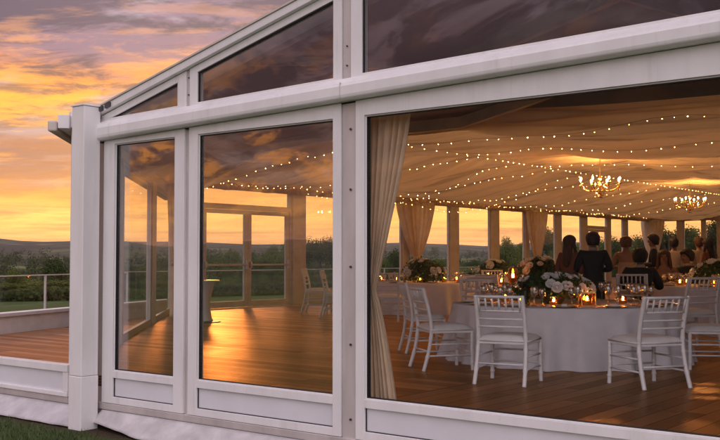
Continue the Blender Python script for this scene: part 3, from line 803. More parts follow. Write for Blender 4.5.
def chandelier(px, py, Y, zc, label):
    c = aty(px, py, Y); c.z = zc
    root = thing('chandelier', c, label, 'chandelier', 'crystal chandeliers under the draped ceiling')
    uu, vv = uv(c); top = zlin(uu, vv); q_ = .86; root.scale = (q_, q_, q_); top = zc + (top - zc) / q_
    s = MB(); s.tube([(0, 0, .28), (0, 0, top - zc)], .012, 6); s.lathe([(0.001, top - zc - .02), (.07, top - zc - .03), (.05, top - zc - .07), (.001, top - zc - .08)], seg=12); child('stem', s, M['gold'], root)
    s = MB(); s.lathe([(.001, -.30), (.03, -.27), (.05, -.2), (.02, -.12), (.06, -.04), (.035, .03), (.02, .12), (.05, .2), (.03, .27), (.001, .29)], seg=12); child('body', s, M['gold'], root, smooth=True)
    for k in range(8):
        a = 2 * PI * k / 8 + .2; e = Vector((math.cos(a), math.sin(a), 0)); rad = .58
        m_ = MB(); m_.tube([e * .03 + Z * -.05, e * .2 + Z * -.17, e * .4 + Z * -.15, e * .53 + Z * -.06, e * rad + Z * .02], .013, 6)
        m_.lathe([(.001, .02), (.06, .035), (.065, .05), (.001, .05)], e * rad, 10)
        arm = child('arm', m_, M['gold'], root, smooth=True)
        cd = MB(); cd.tube([e * rad + Z * .05, e * rad + Z * .14], .013, 6); child('candle', cd, M['wax'], arm)
        fl = MB(); fl.ball(e * rad + Z * .175, .024, 8, 6, (.8, .8, 1.6)); child('bulb', fl, M['cbulb'], arm, smooth=True)
        cr = MB()
        for j in range(6):
            t = (j + 1) / 7; p = e * (rad * t) + Z * (.22 - .9 * t + .72 * t * t); cr.ball(p, .026, 6, 4, (1, 1, 1.3))
        for j in range(3): cr.ball(e * rad + Z * (-.02 - .055 * j), .023, 6, 4, (1, 1, 1.5))
        child('crystal', cr, M['crystal'], arm)
    cr = MB()
    for k in range(18):
        a = 2 * PI * k / 18
        for j in range(4): cr.ball((.16 * math.cos(a) * (1 - .22 * j), .16 * math.sin(a) * (1 - .22 * j), -.16 - .06 * j), .017, 6, 4, (1, 1, 1.4))
    child('crystal', cr, M['crystal'], root)
    return root
chandelier(600, 186, 24, 3.12, 'lit crystal chandelier with candle bulbs, the nearer and larger of the two')
chandelier(690, 204, 32, 3.12, 'lit crystal chandelier with candle bulbs, hanging farther back near the rear corner')

# ---------------------------------------------------------------- chairs
def make_chair():
    root = thing('chiavari_chair', (0, 0, 0), 'chair', 'chair', 'white chiavari chairs')
    W = .225; D = .21; m = M['chair']
    def turned(pts, r0, rings):
        out = []; rad = []
        n = 14
        ps = [Vector(p) for p in pts]
        def at(t):
            k = t * (len(ps) - 1); i = min(int(k), len(ps) - 2); f_ = k - i
            p0 = ps[max(i - 1, 0)]; p1 = ps[i]; p2 = ps[i + 1]; p3 = ps[min(i + 2, len(ps) - 1)]
            return .5 * ((2 * p1) + (p2 - p0) * f_ + (2 * p0 - 5 * p1 + 4 * p2 - p3) * f_ ** 2 + (3 * p1 - p0 - 3 * p2 + p3) * f_ ** 3)
        for i in range(n * 3 + 1):
            t = i / (n * 3); out.append(at(t)); r = r0
            for c in rings:
                if abs(t - c) < .012: r = r0 * 1.22
            rad.append(r)
        return out, rad
    for sx in (-1, 1):
        p, r = turned([(sx * W, D, .445), (sx * W, D, .2), (sx * W * 1.02, D + .005, 0)], .0185, (.15, .45, .75))
        b = MB(); b.tube(p, r, 8); child('leg', b, m, root, smooth=True)
        p, r = turned([(sx * W * 1.0, -D - .085, 0), (sx * W * .98, -D - .03, .22), (sx * W * .96, -D, .46), (sx * W * .95, -D - .025, .68), (sx * W * .94, -D - .085, .94)], .019, (.2, .4, .55, .7, .85))
        b = MB(); b.tube(p, r, 8); child('leg', b, m, root, smooth=True)
    b = MB(); b.box((0, -.0, .437), (W * 2 + .015, D * 2 + .01, .028)); child('seat_frame', b, m, root, bevel=.006)
    # cushion
    s = MB(); nx = 12; vs = []; fs = []
    for j in range(nx + 1):
        for i in range(nx + 1):
            x = (i / nx * 2 - 1); y = (j / nx * 2 - 1); k = max(abs(x), abs(y)); h = .045 * (1 - k ** 6) ** .6 + .018 * (1 - x * x) * (1 - y * y)
            rr_ = 1 - .03 * (abs(x) * abs(y)) ** 4
            vs.append((x * (W + .012) * rr_, y * (D + .012) * rr_, .470 + h))
    for j in range(nx):
        for i in range(nx): k = j * (nx + 1) + i; fs.append((k, k + 1, k + nx + 2, k + nx + 1))
    s.add(vs, fs)
    s.box((0, 0, .4615), ((W + .012) * 1.99, (D + .012) * 1.99, .019))
    child('seat', s, M['cushion'], root, smooth=True)
    b = MB()
    yb = lambda z: -D - .025 - .06 * max(0, (z - .68)) / .26 - (.0 if z > .68 else -.025 * (.68 - z) / .22)
    for z, r in ((.925, .016), (.775, .012), (.69, .0115), (.61, .0115)):
        pts = [(x * W * .95, yb(z) - .012 * (1 - x * x), z) for x in (-1, -.5, 0, .5, 1)]; b.tube(pts, r, 8)
    for i in range(7):
        x = (-1 + 2 * (i + .5) / 7) * W * .95
        b.tube([(x, yb(.925) - .01, .925), (x, yb(.85) - .01, .85), (x, yb(.775) - .01, .775)], [.008, .0105, .008], 7)
    child('backrest', b, m, root, smooth=True)
    b = MB()
    for sx in (-1, 1):
        for z in (.17, .30): b.tube([(sx * W, D, z), (sx * W * .99, -D - .03, z + .0)], .0105, 7)
    for z in (.20, .33): b.tube([(-W, D, z), (W, D, z)], .0105, 7)
    for z in (.22,): b.tube([(-W * .98, -D - .03, z), (W * .98, -D - .03, z)], .0105, 7)
    child('stretcher', b, m, root, smooth=True)
    reg(root); return root
PROTO['chair'] = (make_chair(), False)
def chair(X, Y, face, label, s=1.1, sz=1.0):
    a = math.atan2(-face[0], face[1]); inst('chair', (X, Y, 0), a, label, None, (s, s, sz))
chair(1.60, 10.52, (.44, .9), 'white spindle-back chair with its full back to the glass, left before the front table', 1.2, 1.0)
chair(1.02, 11.85, (.97, .25), 'white chair in profile at the left side of the front table, beside the curtain', 1.2, 1.04)
chair(.92, 13.9, (.97, .15), 'white spindle-back chair in profile half hidden behind the other profile chair', 1.1, 1.05)
chair(.62, 20.7, (.25, .95), 'white spindle-back chair before the left round table beside the tall curtain', 1.2, 1.08)
chair(3.00, 10.28, (-.32, .95), 'white chair before the right end of the front table, seat and back wholly visible', 1.22, 1.0)
chair(4.22, 11.9, (-.97, .15), 'white spindle-back chair cut off at the right edge, facing the front table', 1.2, 1.0)
chair(4.86, 14.4, (-.25, .95), 'white spindle-back chair behind the right end of the front table', 1.2, 1.12)
chair(4.78, 17.15, (.3, .95), 'small white spindle-back chair behind the seated man in the dark suit', 1.15, 1.12)
chair(2.05, 17.6, (-.25, .97), 'white spindle-back chair right of the left round table', 1.2, 1.06)
chair(1.95, 15.6, (.45, .9), 'white spindle-back chair behind the front table, left of its glasses', 1.15, 1.06)
chair(3.25, 23.5, (.1, -1), 'white spindle-back chair on the far side of the table between flower bowls', 1.15, 1.1)
chair(2.75, 20.0, (.6, .8), 'white spindle-back chair tucked at the middle table left of the flowers', 1.15, 1.06)
chair(-1.02, 23.9, (.98, -.15), 'white chair on the shiny floor, the whole one seen through the left glass', 1.25, 1.14)
chair(-.50, 22.0, (.98, -.1), 'white spindle-back chair on the shiny floor, half hidden by the grey upright', 1.25, 1.12)

# ---------------------------------------------------------------- tables and cloths
def table(X, Y, r, h, name, seed, folds=19):
    root = thing('round_table', (X, Y, 0), f'round banquet table under the white cloth {name}', 'table', 'round banquet tables')
    b = MB(); b.lathe([(.001, h - .035), (r - .02, h - .035), (r - .015, h - .02), (r - .02, h - .008), (.001, h - .008)], seg=48); child('tabletop', b, M['wire'], root)
    b = MB(); b.tube([(0, 0, .03), (0, 0, h - .036)], .06, 12); child('pedestal', b, M['wire'], root)
    b = MB(); b.lathe([(.001, 0), (.4, 0), (.4, .025), (.08, .05), (.001, .05)], seg=24); child('base', b, M['wire'], root)
    rr = random.Random(seed); mb = MB(); n = 240; rows = 16; vs = []; fs = []
    ph = [rr.uniform(0, 6) for _ in range(5)]
    rings = [(.001, h), (r * .5, h + .0), (r * .96, h + .0), (r - .005, h - .002), (r + .004, h - .012)]
    prof = [(a, z, 0) for a, z in rings] + [(r + .006 + .09 * (j / rows) ** 1.2, h - .012 - (h - .016) * j / rows, (j / rows) ** 1.1) for j in range(1, rows + 1)]
    for a, z, t in prof:
        for k in range(n):
            th = 2 * PI * k / n
            f_ = math.sin(th * folds + ph[0] + .8 * math.sin(3 * th + ph[1])) + .5 * math.sin(th * folds * 1.7 + ph[2]) + .6 * mnoise.noise(Vector((math.cos(th) * 4, math.sin(th) * 4, seed + t)))
            q = a + .080 * (f_ if f_ > 0 else f_ * .55) * t
            vs.append((q * math.cos(th), q * math.sin(th), z))
    for i in range(len(prof) - 1):
        for k in range(n): fs.append((i * n + k, i * n + (k + 1) % n, (i + 1) * n + (k + 1) % n, (i + 1) * n + k))
    fs.append(tuple(range(n - 1, -1, -1)))
    o = mb.add(vs, fs).build('tablecloth', M['cloth'], smooth=True); o.location = (X, Y, 0)
    tag(o, f'white floor-length tablecloth {name}', 'tablecloth', 'white round tablecloths')
    return (X, Y, r, h)
T1 = table(2.74, 13.05, 1.5, .73, 'on the large front table', 1)
T2 = table(1.45, 24.2, 1.5, .74, 'on the left table behind the tall curtain', 2)
T3 = table(6.95, 19.0, 1.4, .80, 'on the right table among the seated guests', 3)
T5 = table(3.75, 20.6, 1.3, .78, 'on the middle table behind the front flowers', 5)
T6 = table(4.6, 31.5, 1.4, .76, 'on the farthest table by the long window wall', 6)
# cocktail table seen through the left glass
ct = thing('cocktail_table', onz(200, 322, 0), 'small round white cocktail table with draped stem on a disc foot', 'cocktail table')
b = MB(); b.lathe([(.001, .84), (.40, .84), (.405, .855), (.40, .87), (.001, .87)], seg=36); child('tabletop', b, M['china'], ct, smooth=False)
b = MB(); b.lathe([(.30, .838), (.24, .6), (.20, .35), (.24, .1), (.27, .03)], seg=36); child('cloth_cover', b, M['cloth'], ct, smooth=True)
b = MB(); b.lathe([(.001, 0), (.43, 0), (.43, .018), (.1, .03), (.001, .03)], seg=36); child('foot', b, M['vase'], ct)

# ---------------------------------------------------------------- table ware
def make_glass():
    b = MB(); b.lathe([(.001, 0), (.036, .0), (.034, .004), (.005, .012), (.004, .09), (.012, .10), (.034, .125), (.042, .155), (.040, .19), (.034, .215), (.0325, .215), (.039, .19), (.040, .155), (.032, .127), (.001, .104)], seg=16)
    o = b.build('wine_glass', M['stemware'], smooth=True); tag(o, 'g', 'wine glass'); return o
def make_plate():
    root = thing('place_setting', (0, 0, 0), 'p', 'plate')
    b = MB(); b.lathe([(.001, .002), (.10, .002), (.165, .012), (.168, .016), (.10, .008), (.001, .008)], seg=28); child('charger', b, M['gold'], root, smooth=True)
    b = MB(); b.lathe([(.001, .009), (.08, .009), (.128, .024), (.130, .028), (.08, .016), (.001, .016)], seg=28); child('plate', b, M['china'], root, smooth=True)
    b = MB(); b.box((0, 0, .028), (.07, .19, .012)); b.box((0, 0, .04), (.062, .10, .012)); child('napkin', b, M['cloth'], root, bevel=.005)
    reg(root); return root
def make_votive():
    root = thing('candle_holder', (0, 0, 0), 'v', 'candle')
    b = MB(); b.lathe([(.001, 0), (.042, 0), (.046, .01), (.05, .085), (.047, .085), (.043, .012), (.001, .008)], seg=16); child('holder', b, M['amber'], root, smooth=True)
    b = MB(); b.lathe([(.001, .009), (.035, .009), (.035, .04), (.001, .042)], seg=14); child('candle', b, M['wax'], root)
    b = MB(); b.ball((0, 0, .062), .016, 8, 6, (.8, .8, 1.5)); child('flame', b, M['flame'], root, smooth=True)
    reg(root); return root
PROTO['glass'] = (make_glass(), False); PROTO['plate'] = (make_plate(), False); PROTO['votive'] = (make_votive(), False)
def ware(T, name, n, rr, first=0, gs=.95):
    X, Y, r, h = T
    for k in range(n):
        a = 2 * PI * (k + first) / n; ca, sa = math.cos(a), math.sin(a)
        inst('plate', (X + (r - .24) * ca, Y + (r - .24) * sa, h), a + PI / 2, f'white plate on a gold charger, on {name}', f'place settings on {name}')
        for da, q in ((.17, .40), (.10, .52), (.24, .50)):
            b_ = a + da * 1.3 / r; inst('glass', (X + (r - q) * math.cos(b_), Y + (r - q) * math.sin(b_), h), 0, f'clear stemmed wine glass on {name}', f'wine glasses on {name}', (gs, gs, gs * rr.uniform(1.0, 1.2)))
def candles(T, pts, name, s=1.0):
    for dx, dy in pts: inst('votive', (T[0] + dx, T[1] + dy, T[3]), 0, f'lit amber glass candle holder on {name}', f'candles on {name}', (s, s, s))
rr = random.Random(5)
ware(T1, 'the large front table', 13, rr, .3, 1.05)
ware(T2, 'the left round table', 9, rr); ware(T3, 'the right table by the seated guests', 9, rr); ware(T5, 'the middle table', 7, rr, .5); ware(T6, 'the farthest table', 6, rr)
candles(T1, [(-.28, -.62), (.12, -.70), (-.62, -.1), (.7, -.25), (-.75, .35)], 'the large front table', 1.15)
candles(T2, [(-.55, -.3), (.6, -.4), (.0, -.75), (.95, .1), (-.9, .2)], 'the left round table', 1.4)
candles(T3, [(-.8, -.2), (-.3, -.6), (.3, -.6), (.8, -.3), (-.5, .3), (.1, -.75)], 'the right table by the seated guests', 1.3)
candles(T5, [(-.8, -.2), (.5, -.5), (-.5, -.6)], 'the middle table', 1.3)
candles(T6, [(-.5, -.3), (.4, -.4), (0, -.6)], 'the farthest table', 1.5)
# square glass lantern on the front table
ln = thing('candle_lantern', aty(587, 301, 12.1) , 'square gold-framed glass lantern with lit candle at the front of the table', 'lantern'); ln.location.z = .733
b = MB(); w = .085
for sx in (-1, 1):
    for sy in (-1, 1): b.box((sx * w, sy * w, .085), (.012, .012, .17))
for z in (.006, .168):
    for s_ in (-1, 1): b.box((0, s_ * w, z), (w * 2 - .012, .012, .012)); b.box((s_ * w, 0, z), (.012, w * 2 - .012, .012))
child('frame', b, M['gold'], ln)
b = MB()
for s_ in (-1, 1): b.box((0, s_ * w, .087), (w * 2 - .014, .004, .15)); b.box((s_ * w, 0, .087), (.004, w * 2 - .014, .15))
child('pane', b, M['amber'], ln)
b = MB(); b.lathe([(.001, .002), (.035, .002), (.035, .07), (.001, .075)], seg=16); child('candle', b, M['wax'], ln)
b = MB(); b.ball((0, 0, .098), .02, 8, 6, (.8, .8, 1.5)); child('flame', b, M['flame'], ln, smooth=True)
# hurricane lamp on the middle table
hl = thing('hurricane_lamp', aty(513, 283, 19.4), 'tall glowing glass hurricane lamp left of the rear flowers', 'lamp'); hl.location.z = .783
b = MB(); b.lathe([(.001, 0), (.07, 0), (.08, .02), (.1, .12), (.11, .22), (.09, .33), (.06, .36), (.056, .36), (.086, .33), (.105, .22), (.095, .12), (.001, .025)], seg=20); child('shade', b, M['amber'], hl, smooth=True)
b = MB(); b.lathe([(.001, .03), (.04, .03), (.04, .16), (.001, .165)], seg=14); child('candle', b, M['wax'], hl)
b = MB(); b.ball((0, 0, .20), .03, 8, 6, (.8, .8, 1.6)); child('flame', b, M['flame'], hl, smooth=True)
# dark table-number stand / slim vase
dv = thing('slim_vase', aty(525.5, 299, 12.6), 'slim dark upright vase on the front table beside the flowers', 'vase'); dv.location.z = .733
b = MB(); b.lathe([(.001, 0), (.05, 0), (.052, .02), (.036, .05), (.034, .26), (.042, .28), (.038, .28), (.03, .05), (.001, .03)], seg=16); child('body', b, M['vase'], dv, smooth=True)

# ---------------------------------------------------------------- flowers
def rose_mesh():
    b = MB(); rr = random.Random(4)
    b.ball((0, 0, .03), .026, 8, 6)
    for ring, (n, rad, tilt, sz) in enumerate(((5, .022, 1.25, .045), (7, .038, .9, .052), (9, .052, .5, .056))):
        for k in range(n):
            a = 2 * PI * (k + .5 * ring) / n + rr.uniform(-.1, .1); e = Vector((math.cos(a), math.sin(a), 0)); s_ = Vector((-e.y, e.x, 0))
            d = e * math.cos(tilt) + Z * math.sin(tilt); base = e * rad * .5 + Z * .012
            tip = base + d * sz; w = sz * .62
            vs = [base - s_ * w * .5, base + s_ * w * .5, base + d * sz * .6 + s_ * w * .75 + e * .006, tip + s_ * w * .35 - e * .004, tip - s_ * w * .35 - e * .004, base + d * sz * .6 - s_ * w * .75 + e * .006]
            b.add(vs, [(0, 1, 2, 5), (5, 2, 3, 4)])
    return b
ROSE = None
def flowers(X, Y, z, w, d, h, nf, label, seed, fs=1.0, vase=True):
    global ROSE
    rr = random.Random(seed)
    root = thing('flower_arrangement', (X, Y, z), label, 'flowers', 'ivory flower centrepieces')
    b = MB(); b.lathe([(.001, 0), (.10, 0), (.14, .05), (.15, .12), (.13, .14), (.001, .12)], seg=20); child('bowl', b, M['vase'], root, smooth=True)
    b = MB()
    for i in range(2600):
        a = rr.uniform(0, 2 * PI); el = rr.uniform(-.25, 1.0) * PI / 2; q = rr.uniform(.45, 1.08)
        p = Vector((w * q * math.cos(a) * math.cos(el), d * q * math.sin(a) * math.cos(el), .16 + h * q * math.sin(el)))
        p += Vector((rr.gauss(0, .03), rr.gauss(0, .03), rr.gauss(0, .02)))
        p.z = max(.02, p.z)
        dr = Vector((rr.gauss(0, 1), rr.gauss(0, 1), rr.gauss(.3, .8))).normalized(); s_ = dr.orthogonal().normalized(); l = rr.uniform(.04, .095)
        b.add([p, p + dr * l * .5 + s_ * l * .28, p + dr * l, p + dr * l * .5 - s_ * l * .28], [(0, 1, 2, 3)])
    child('foliage', b, M['leaf_f'], root)
    for i in range(nf):
        a = rr.uniform(0, 2 * PI) if i % 3 else rr.uniform(PI, 2 * PI); el = rr.uniform(.05, 1.0) * PI / 2
        e = Vector((math.cos(a) * math.cos(el), math.sin(a) * math.cos(el), math.sin(el)))
        if ROSE is None: o = child('flower', rose_mesh(), M['petal'], root); ROSE = o.data
        else: o = bpy.data.objects.new('flower', ROSE); col.objects.link(o); o.parent = root
        o.location = (e.x * w * 1.02, e.y * d * 1.02, .16 + e.z * h * 1.02)
        o.rotation_mode = 'QUATERNION'; o.rotation_quaternion = e.to_track_quat('Z', 'Y'); q = fs * rr.uniform(.75, 1.3); o.scale = (q, q, q)
    return root
flowers(2.52, 12.75, .73, .50, .40, .20, 38, 'wide low bowl of ivory roses and dark leaves on the large front table', 1, .85)
flowers(1.53, 23.6, .74, .52, .4, .36, 22, 'bowl of ivory roses and dark leaves on the left round table', 2, 1.2)
flowers(3.72, 20.2, .78, .52, .42, .36, 24, 'tall mound of ivory roses on the middle table behind the front flowers', 3, 1.2)
flowers(6.95, 18.8, .80, .55, .4, .30, 22, 'bowl of pale yellow roses on the right table by the seated guests', 4, 1.2)
flowers(4.3, 31.0, .76, .5, .4, .3, 16, 'small bowl of ivory flowers on the farthest table', 6, 1.3)

# ---------------------------------------------------------------- people
SKIN = mat('skin', (.26, .14, .09), .5, .08, 20)
SUIT = mat('dark_suit', (.014, .014, .018), .75, .2, 12)
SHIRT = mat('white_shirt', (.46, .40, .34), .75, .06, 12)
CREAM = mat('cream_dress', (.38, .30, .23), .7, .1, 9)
RUST = mat('rust_dress', (.20, .065, .035), .65, .15, 9)
BROWN = mat('brown_dress', (.13, .06, .04), .6, .15, 9)
HAIRD = mat('dark_hair', (.015, .010, .008), .6, .5, 60, 1.0, 90, stretch=(1, 1, .12))
HAIRB = mat('auburn_hair', (.08, .032, .016), .6, .6, 60, 1.0, 90, stretch=(1, 1, .12))
EYE_ = mat('eye', (.03, .02, .02), .2)
LIP = mat('lips', (.30, .09, .08), .4)
def skin_mesh(name, joints, edges, m, parent, sub=2):
    """joints: list of (pos, radius); one continuous surface grown on the skeleton"""
    me = bpy.data.meshes.new(name); me.from_pydata([tuple(j[0]) for j in joints], edges, []); me.update()
    o = bpy.data.objects.new(name, me); col.objects.link(o)
    o.modifiers.new('skin', 'SKIN'); me.skin_vertices if hasattr(me, 'skin_vertices') else None
    if not me.skin_vertices:
        bm = bmesh.new(); bm.from_mesh(me); bm.verts.layers.skin.verify(); bm.to_mesh(me); bm.free()
    for sv, j in zip(me.skin_vertices[0].data, joints):
        r = j[1]; sv.radius = (r, r) if not hasattr(r, '__len__') else r
    me.skin_vertices[0].data[0].use_root = True
    s = o.modifiers.new('sub', 'SUBSURF'); s.levels = s.render_levels = sub
    dg = bpy.context.evaluated_depsgraph_get(); ev = o.evaluated_get(dg)
    m2 = bpy.data.meshes.new_from_object(ev); bpy.data.objects.remove(o)
    m2.materials.clear(); m2.materials.append(m)
    m2.polygons.foreach_set('use_smooth', [True] * len(m2.polygons))
    q = bpy.data.objects.new(name, m2); col.objects.link(q); q.parent = parent
    return q
def person(px, Y, ztop, face, label, top, bottom, hair, hairm, sit=False, arms='down', turn=0, bodyw=1.0, base=0):
    """face: heading in plan; top: (material, sleeves, skirt)"""
    p0 = aty(px, 258, Y); p0.z = base
    full = 1.33 if sit else 1.75
    s = ztop / full
    root = thing('person', p0, label, 'person', 'wedding guests', math.atan2(-face[0], face[1]), (s * bodyw, s * bodyw, s))
    dz = -.44 if sit else 0.0        # torso drop when seated (pelvis .92 -> .50)
    hz = .92 + dz
    J = []; E = []
    def j(p, r, par=None):
        J.append((Vector(p), r)); i = len(J) - 1
        if par is not None: E.append((par, i))
        return i
    pel = j((0, 0, hz), (.145, .105)); wa = j((0, .0, hz + .17), (.125, .09), pel); ch = j((0, -.005, hz + .38), (.155, .105), wa); nb = j((0, -.02, hz + .53), .062, ch)
    nk = j((0, -.005, hz + .585), .055, nb)
    tx = math.sin(turn) * .02; h1 = j((tx, .02, hz + .635), (.062, .07), nk); h2 = j((tx, .012, hz + .72), (.078, .095), h1); h3 = j((tx, .0, hz + .79), (.058, .068), h2)
    nose = j((tx + math.sin(turn) * .1, .108 * math.cos(turn), hz + .68), .012, h2)
    arm_pts = {}
    for sx in (-1, 1):
        sh = j((sx * .175, -.015, hz + .49), .055, ch)
        if arms == 'down': el, wr = (sx * .235, -.035, hz + .21), (sx * .225, .06, hz - .03)
        elif arms == 'fold': el, wr = (sx * .26, -.02, hz + .21), (sx * .10, .2, hz + .22)
        elif arms == 'table': el, wr = (sx * .27, .08, hz + .22), (sx * .16, .30, hz + .27)
        e_ = j(el, .040, sh); w_ = j(wr, .026, e_)
        d = (Vector(wr) - Vector(el)).normalized(); pm = j(Vector(wr) + d * .06, (.034, .018), w_)
        sd = Vector((sx, 0, 0)); sd = (sd - d * sd.dot(d)).normalized(); o_ = d.cross(sd)
        for q, (off, ln_) in enumerate(((-.026, .062), (-.009, .074), (.009, .070), (.026, .055))):
            b1 = j(Vector(wr) + d * .085 + sd * off * 1.0, .0095, pm); b2 = j(Vector(wr) + d * (.085 + ln_ * .6) + sd * off * 1.15 + o_ * .008, .0085, b1); j(Vector(wr) + d * (.085 + ln_) + sd * off * 1.15 + o_ * .022, .0075, b2)
        t1 = j(Vector(wr) + d * .045 - sd * .036 + o_ * .012, .0105, pm); j(Vector(wr) + d * .085 - sd * .052 + o_ * .022, .009, t1)
        arm_pts[sx] = (sh, e_, w_)
    leg_pts = {}
    for sx in (-1, 1):
        hp = j((sx * .09, 0, hz - .06), .092, pel)
        if sit: kn, an, to = (sx * .12, .43, hz + .0), (sx * .12, .42, .09), (sx * .125, .56, .035)
        else: kn, an, to = (sx * .10, .02, .48), (sx * .10, -.02, .085), (sx * .115, .12, .035)
        k_ = j(kn, .06, hp); a_ = j(an, .036, k_); j(to, .032, a_); leg_pts[sx] = (hp, k_, a_)
    skin_mesh('body', J, E, SKIN, root)
    # upper garment
    tm, sleeves, skirt = top
    GJ, GE = [], []
    def g(i, grow, par=None, p=None, r=None):
        a, b = J[i] if i is not None else (p, r)
        if r is not None: b = r
        b = tuple(x + grow for x in b) if hasattr(b, '__len__') else b + grow
        GJ.append((Vector(a) if p is None else Vector(p), b)); k = len(GJ) - 1
        if par is not None: GE.append((par, k))
        return k
    gp = g(pel, .028); gw = g(wa, .026, gp); gc = g(ch, .026, gw)
    if sleeves: g(nb, .014, gc, p=J[nb][0] - Z * .02)
    if skirt:
        if sit: pass
        else:
            a = g(None, 0, gp, p=Vector((0, 0, hz - .3)), r=(.20, .17)); b_ = g(None, 0, a, p=Vector((0, 0, .3)), r=(.25, .22)); g(None, 0, b_, p=Vector((0, 0, .08)), r=(.27, .24))
    elif not sit: g(None, 0, gp, p=Vector((0, 0, hz - .13)), r=(.17, .125))
    if sleeves:
        for sx in (-1, 1):
            sh, e_, w_ = arm_pts[sx]; a = g(sh, .022, gc); b_ = g(e_, .020, a); g(w_, .016, b_)
    skin_mesh('dress' if skirt else ('jacket' if tm is SUIT else 'shirt'), GJ, GE, tm, root)
    if bottom is not None:
        TJ = [(J[pel][0] - Z * .03, (.155, .118))]; TE = []
        for sx in (-1, 1):
            k = 0
            for i, gr in zip(leg_pts[sx], (.02, .025, .03)):
                TJ.append((J[i][0], J[i][1] + gr)); TE.append((k, len(TJ) - 1)); k = len(TJ) - 1
        skin_mesh('trousers', TJ, TE, bottom, root)
        for sx in (-1, 1):
            sb = MB(); a = J[leg_pts[sx][2]][0]; sb.ball((a.x * 1.08, a.y + .08, .045), .05, 10, 6, (.95, 2.4, .85)); child('shoe', sb, SUIT, root, smooth=True)
    if tm is SUIT:   # shirt collar shows above the jacket
        cb = MB(); c_ = J[nb][0]; cb.lathe([(.068, .015), (.066, .055), (.058, .06), (.056, .02)], c_ + Vector((0, .01, .0)), 16); child('collar', cb, SHIRT, root, smooth=True)
    # hair: cap, longer hair falls behind the shoulders
    hc = J[h2][0] + Vector((0, -.016, .022))
    hb = MB(); seg, rings = 36, 14; vs = []; fs = []
    for i in range(rings + 1):
        t = i / rings
        for k in range(seg):
            a = 2 * PI * k / seg
            front = max(0, math.sin(a + turn)); low = 1 - 1.05 * max(0, math.sin(a + turn) + .35) / 1.35
            rad = 1.02 + .07 * mnoise.noise(Vector((math.cos(a) * 3 + px, math.sin(a) * 3, t * 5))) + .05 * mnoise.noise(Vector((math.cos(a) * 9, math.sin(a) * 9 + px, t * 3)))
            if t < .55: ph_ = PI / 2 * t / .55 * (1 - .30 * front); rr_ = math.sin(ph_); zz_ = .100 * math.cos(ph_)
            else:
                q = (t - .55) / .45; ph_ = PI / 2 * (1 - .30 * front); rr_ = math.sin(ph_) * (1 - .22 * q * q); zz_ = .100 * math.cos(ph_) - .115 * q * max(0, low)
            vs.append(hc + Vector((.094 * rad * rr_ * math.cos(a), .116 * rad * rr_ * math.sin(a), zz_)))
    for i in range(rings):
        for k in range(seg): fs.append((i * seg + k, i * seg + (k + 1) % seg, (i + 1) * seg + (k + 1) % seg, (i + 1) * seg + k))
    hb.add(vs, fs)
    ho = child('hair', hb, hairm, root, smooth=True); ho.modifiers.new('t', 'SOLIDIFY').thickness = .015
    if hair == 'long':
        HJ = [(hc + Vector((0, -.03, .03)), (.085, .075)), (hc + Vector((0, -.06, -.10)), (.10, .06)), (hc + Vector((.01, -.085, -.24)), (.115, .05)), (hc + Vector((.0, -.095, -.38)), (.10, .04)), (hc + Vector((.0, -.09, -.47)), (.05, .02))]
        skin_mesh('hair', HJ, [(0, 1), (1, 2), (2, 3), (3, 4)], hairm, root)
        for sx in (-1, 1):
            HJ = [(hc + Vector((sx * .075, .01, .02)), .028), (hc + Vector((sx * .095, .012, -.10)), .03), (hc + Vector((sx * .11, .03, -.22)), .028), (hc + Vector((sx * .10, .05, -.33)), .015)]
            skin_mesh('hair', HJ, [(0, 1), (1, 2), (2, 3)], hairm, root)
    if hair == 'bun':
        b = MB(); b.ball(hc + Vector((0, -.115, .0)), .052, 12, 8); child('hair', b, hairm, root, smooth=True)
    # face details
    for sx in (-1, 1): child('eye', MB().ball((tx + sx * .034, .093, hz + .715), .011, 8, 6), EYE_, root, smooth=True)
    b = MB(); b.ball((tx, .088, hz + .635), .02, 8, 6, (1.1, .5, .35)); child('mouth', b, LIP, root, smooth=True)
    for sx in (-1, 1): child('ear', MB().ball((tx + sx * .078, .0, hz + .70), .024, 8, 6, (.4, .7, 1.2)), SKIN, root, smooth=True)
    return root
JK = (SUIT, True, False)
person(570, 16.6, 1.70, (.75, .65), 'standing woman with long auburn hair and rust dress, beside the man in the black suit', (RUST, True, True), None, 'long', HAIRB, arms='fold')
person(593, 16.4, 1.75, (.1, .99), 'standing broad man in black suit seen from behind, the largest of the guests', JK, SUIT, 'short', HAIRD, arms='fold', bodyw=1.08)
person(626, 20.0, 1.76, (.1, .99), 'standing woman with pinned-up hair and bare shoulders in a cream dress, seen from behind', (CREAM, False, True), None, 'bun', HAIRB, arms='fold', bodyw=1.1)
person(653, 21.3, 1.83, (-.95, .3), 'standing man in dark suit and white shirt in profile beside the corner curtain', JK, SUIT, 'short', HAIRD, arms='fold')
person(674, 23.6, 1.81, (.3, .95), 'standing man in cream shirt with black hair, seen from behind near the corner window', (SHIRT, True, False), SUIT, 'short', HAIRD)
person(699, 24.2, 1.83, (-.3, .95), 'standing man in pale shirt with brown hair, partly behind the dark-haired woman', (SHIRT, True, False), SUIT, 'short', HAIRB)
person(708, 22.2, 1.75, (-.6, .75), 'woman with long dark hair in a rust dress at the right edge of the group', (RUST, True, True), None, 'long', HAIRD, arms='fold', bodyw=1.1)
person(640, 17.5, 1.51, (.35, .93), 'seated man in dark suit with his back turned, in front of the right table', JK, SUIT, 'short', HAIRD, sit=True, arms='table', bodyw=1.12)
person(664, 20.75, 1.51, (-.3, -.95), 'seated woman with long brown hair and brown dress facing the camera', (BROWN, False, True), None, 'long', HAIRB, sit=True, arms='table', bodyw=1.12)
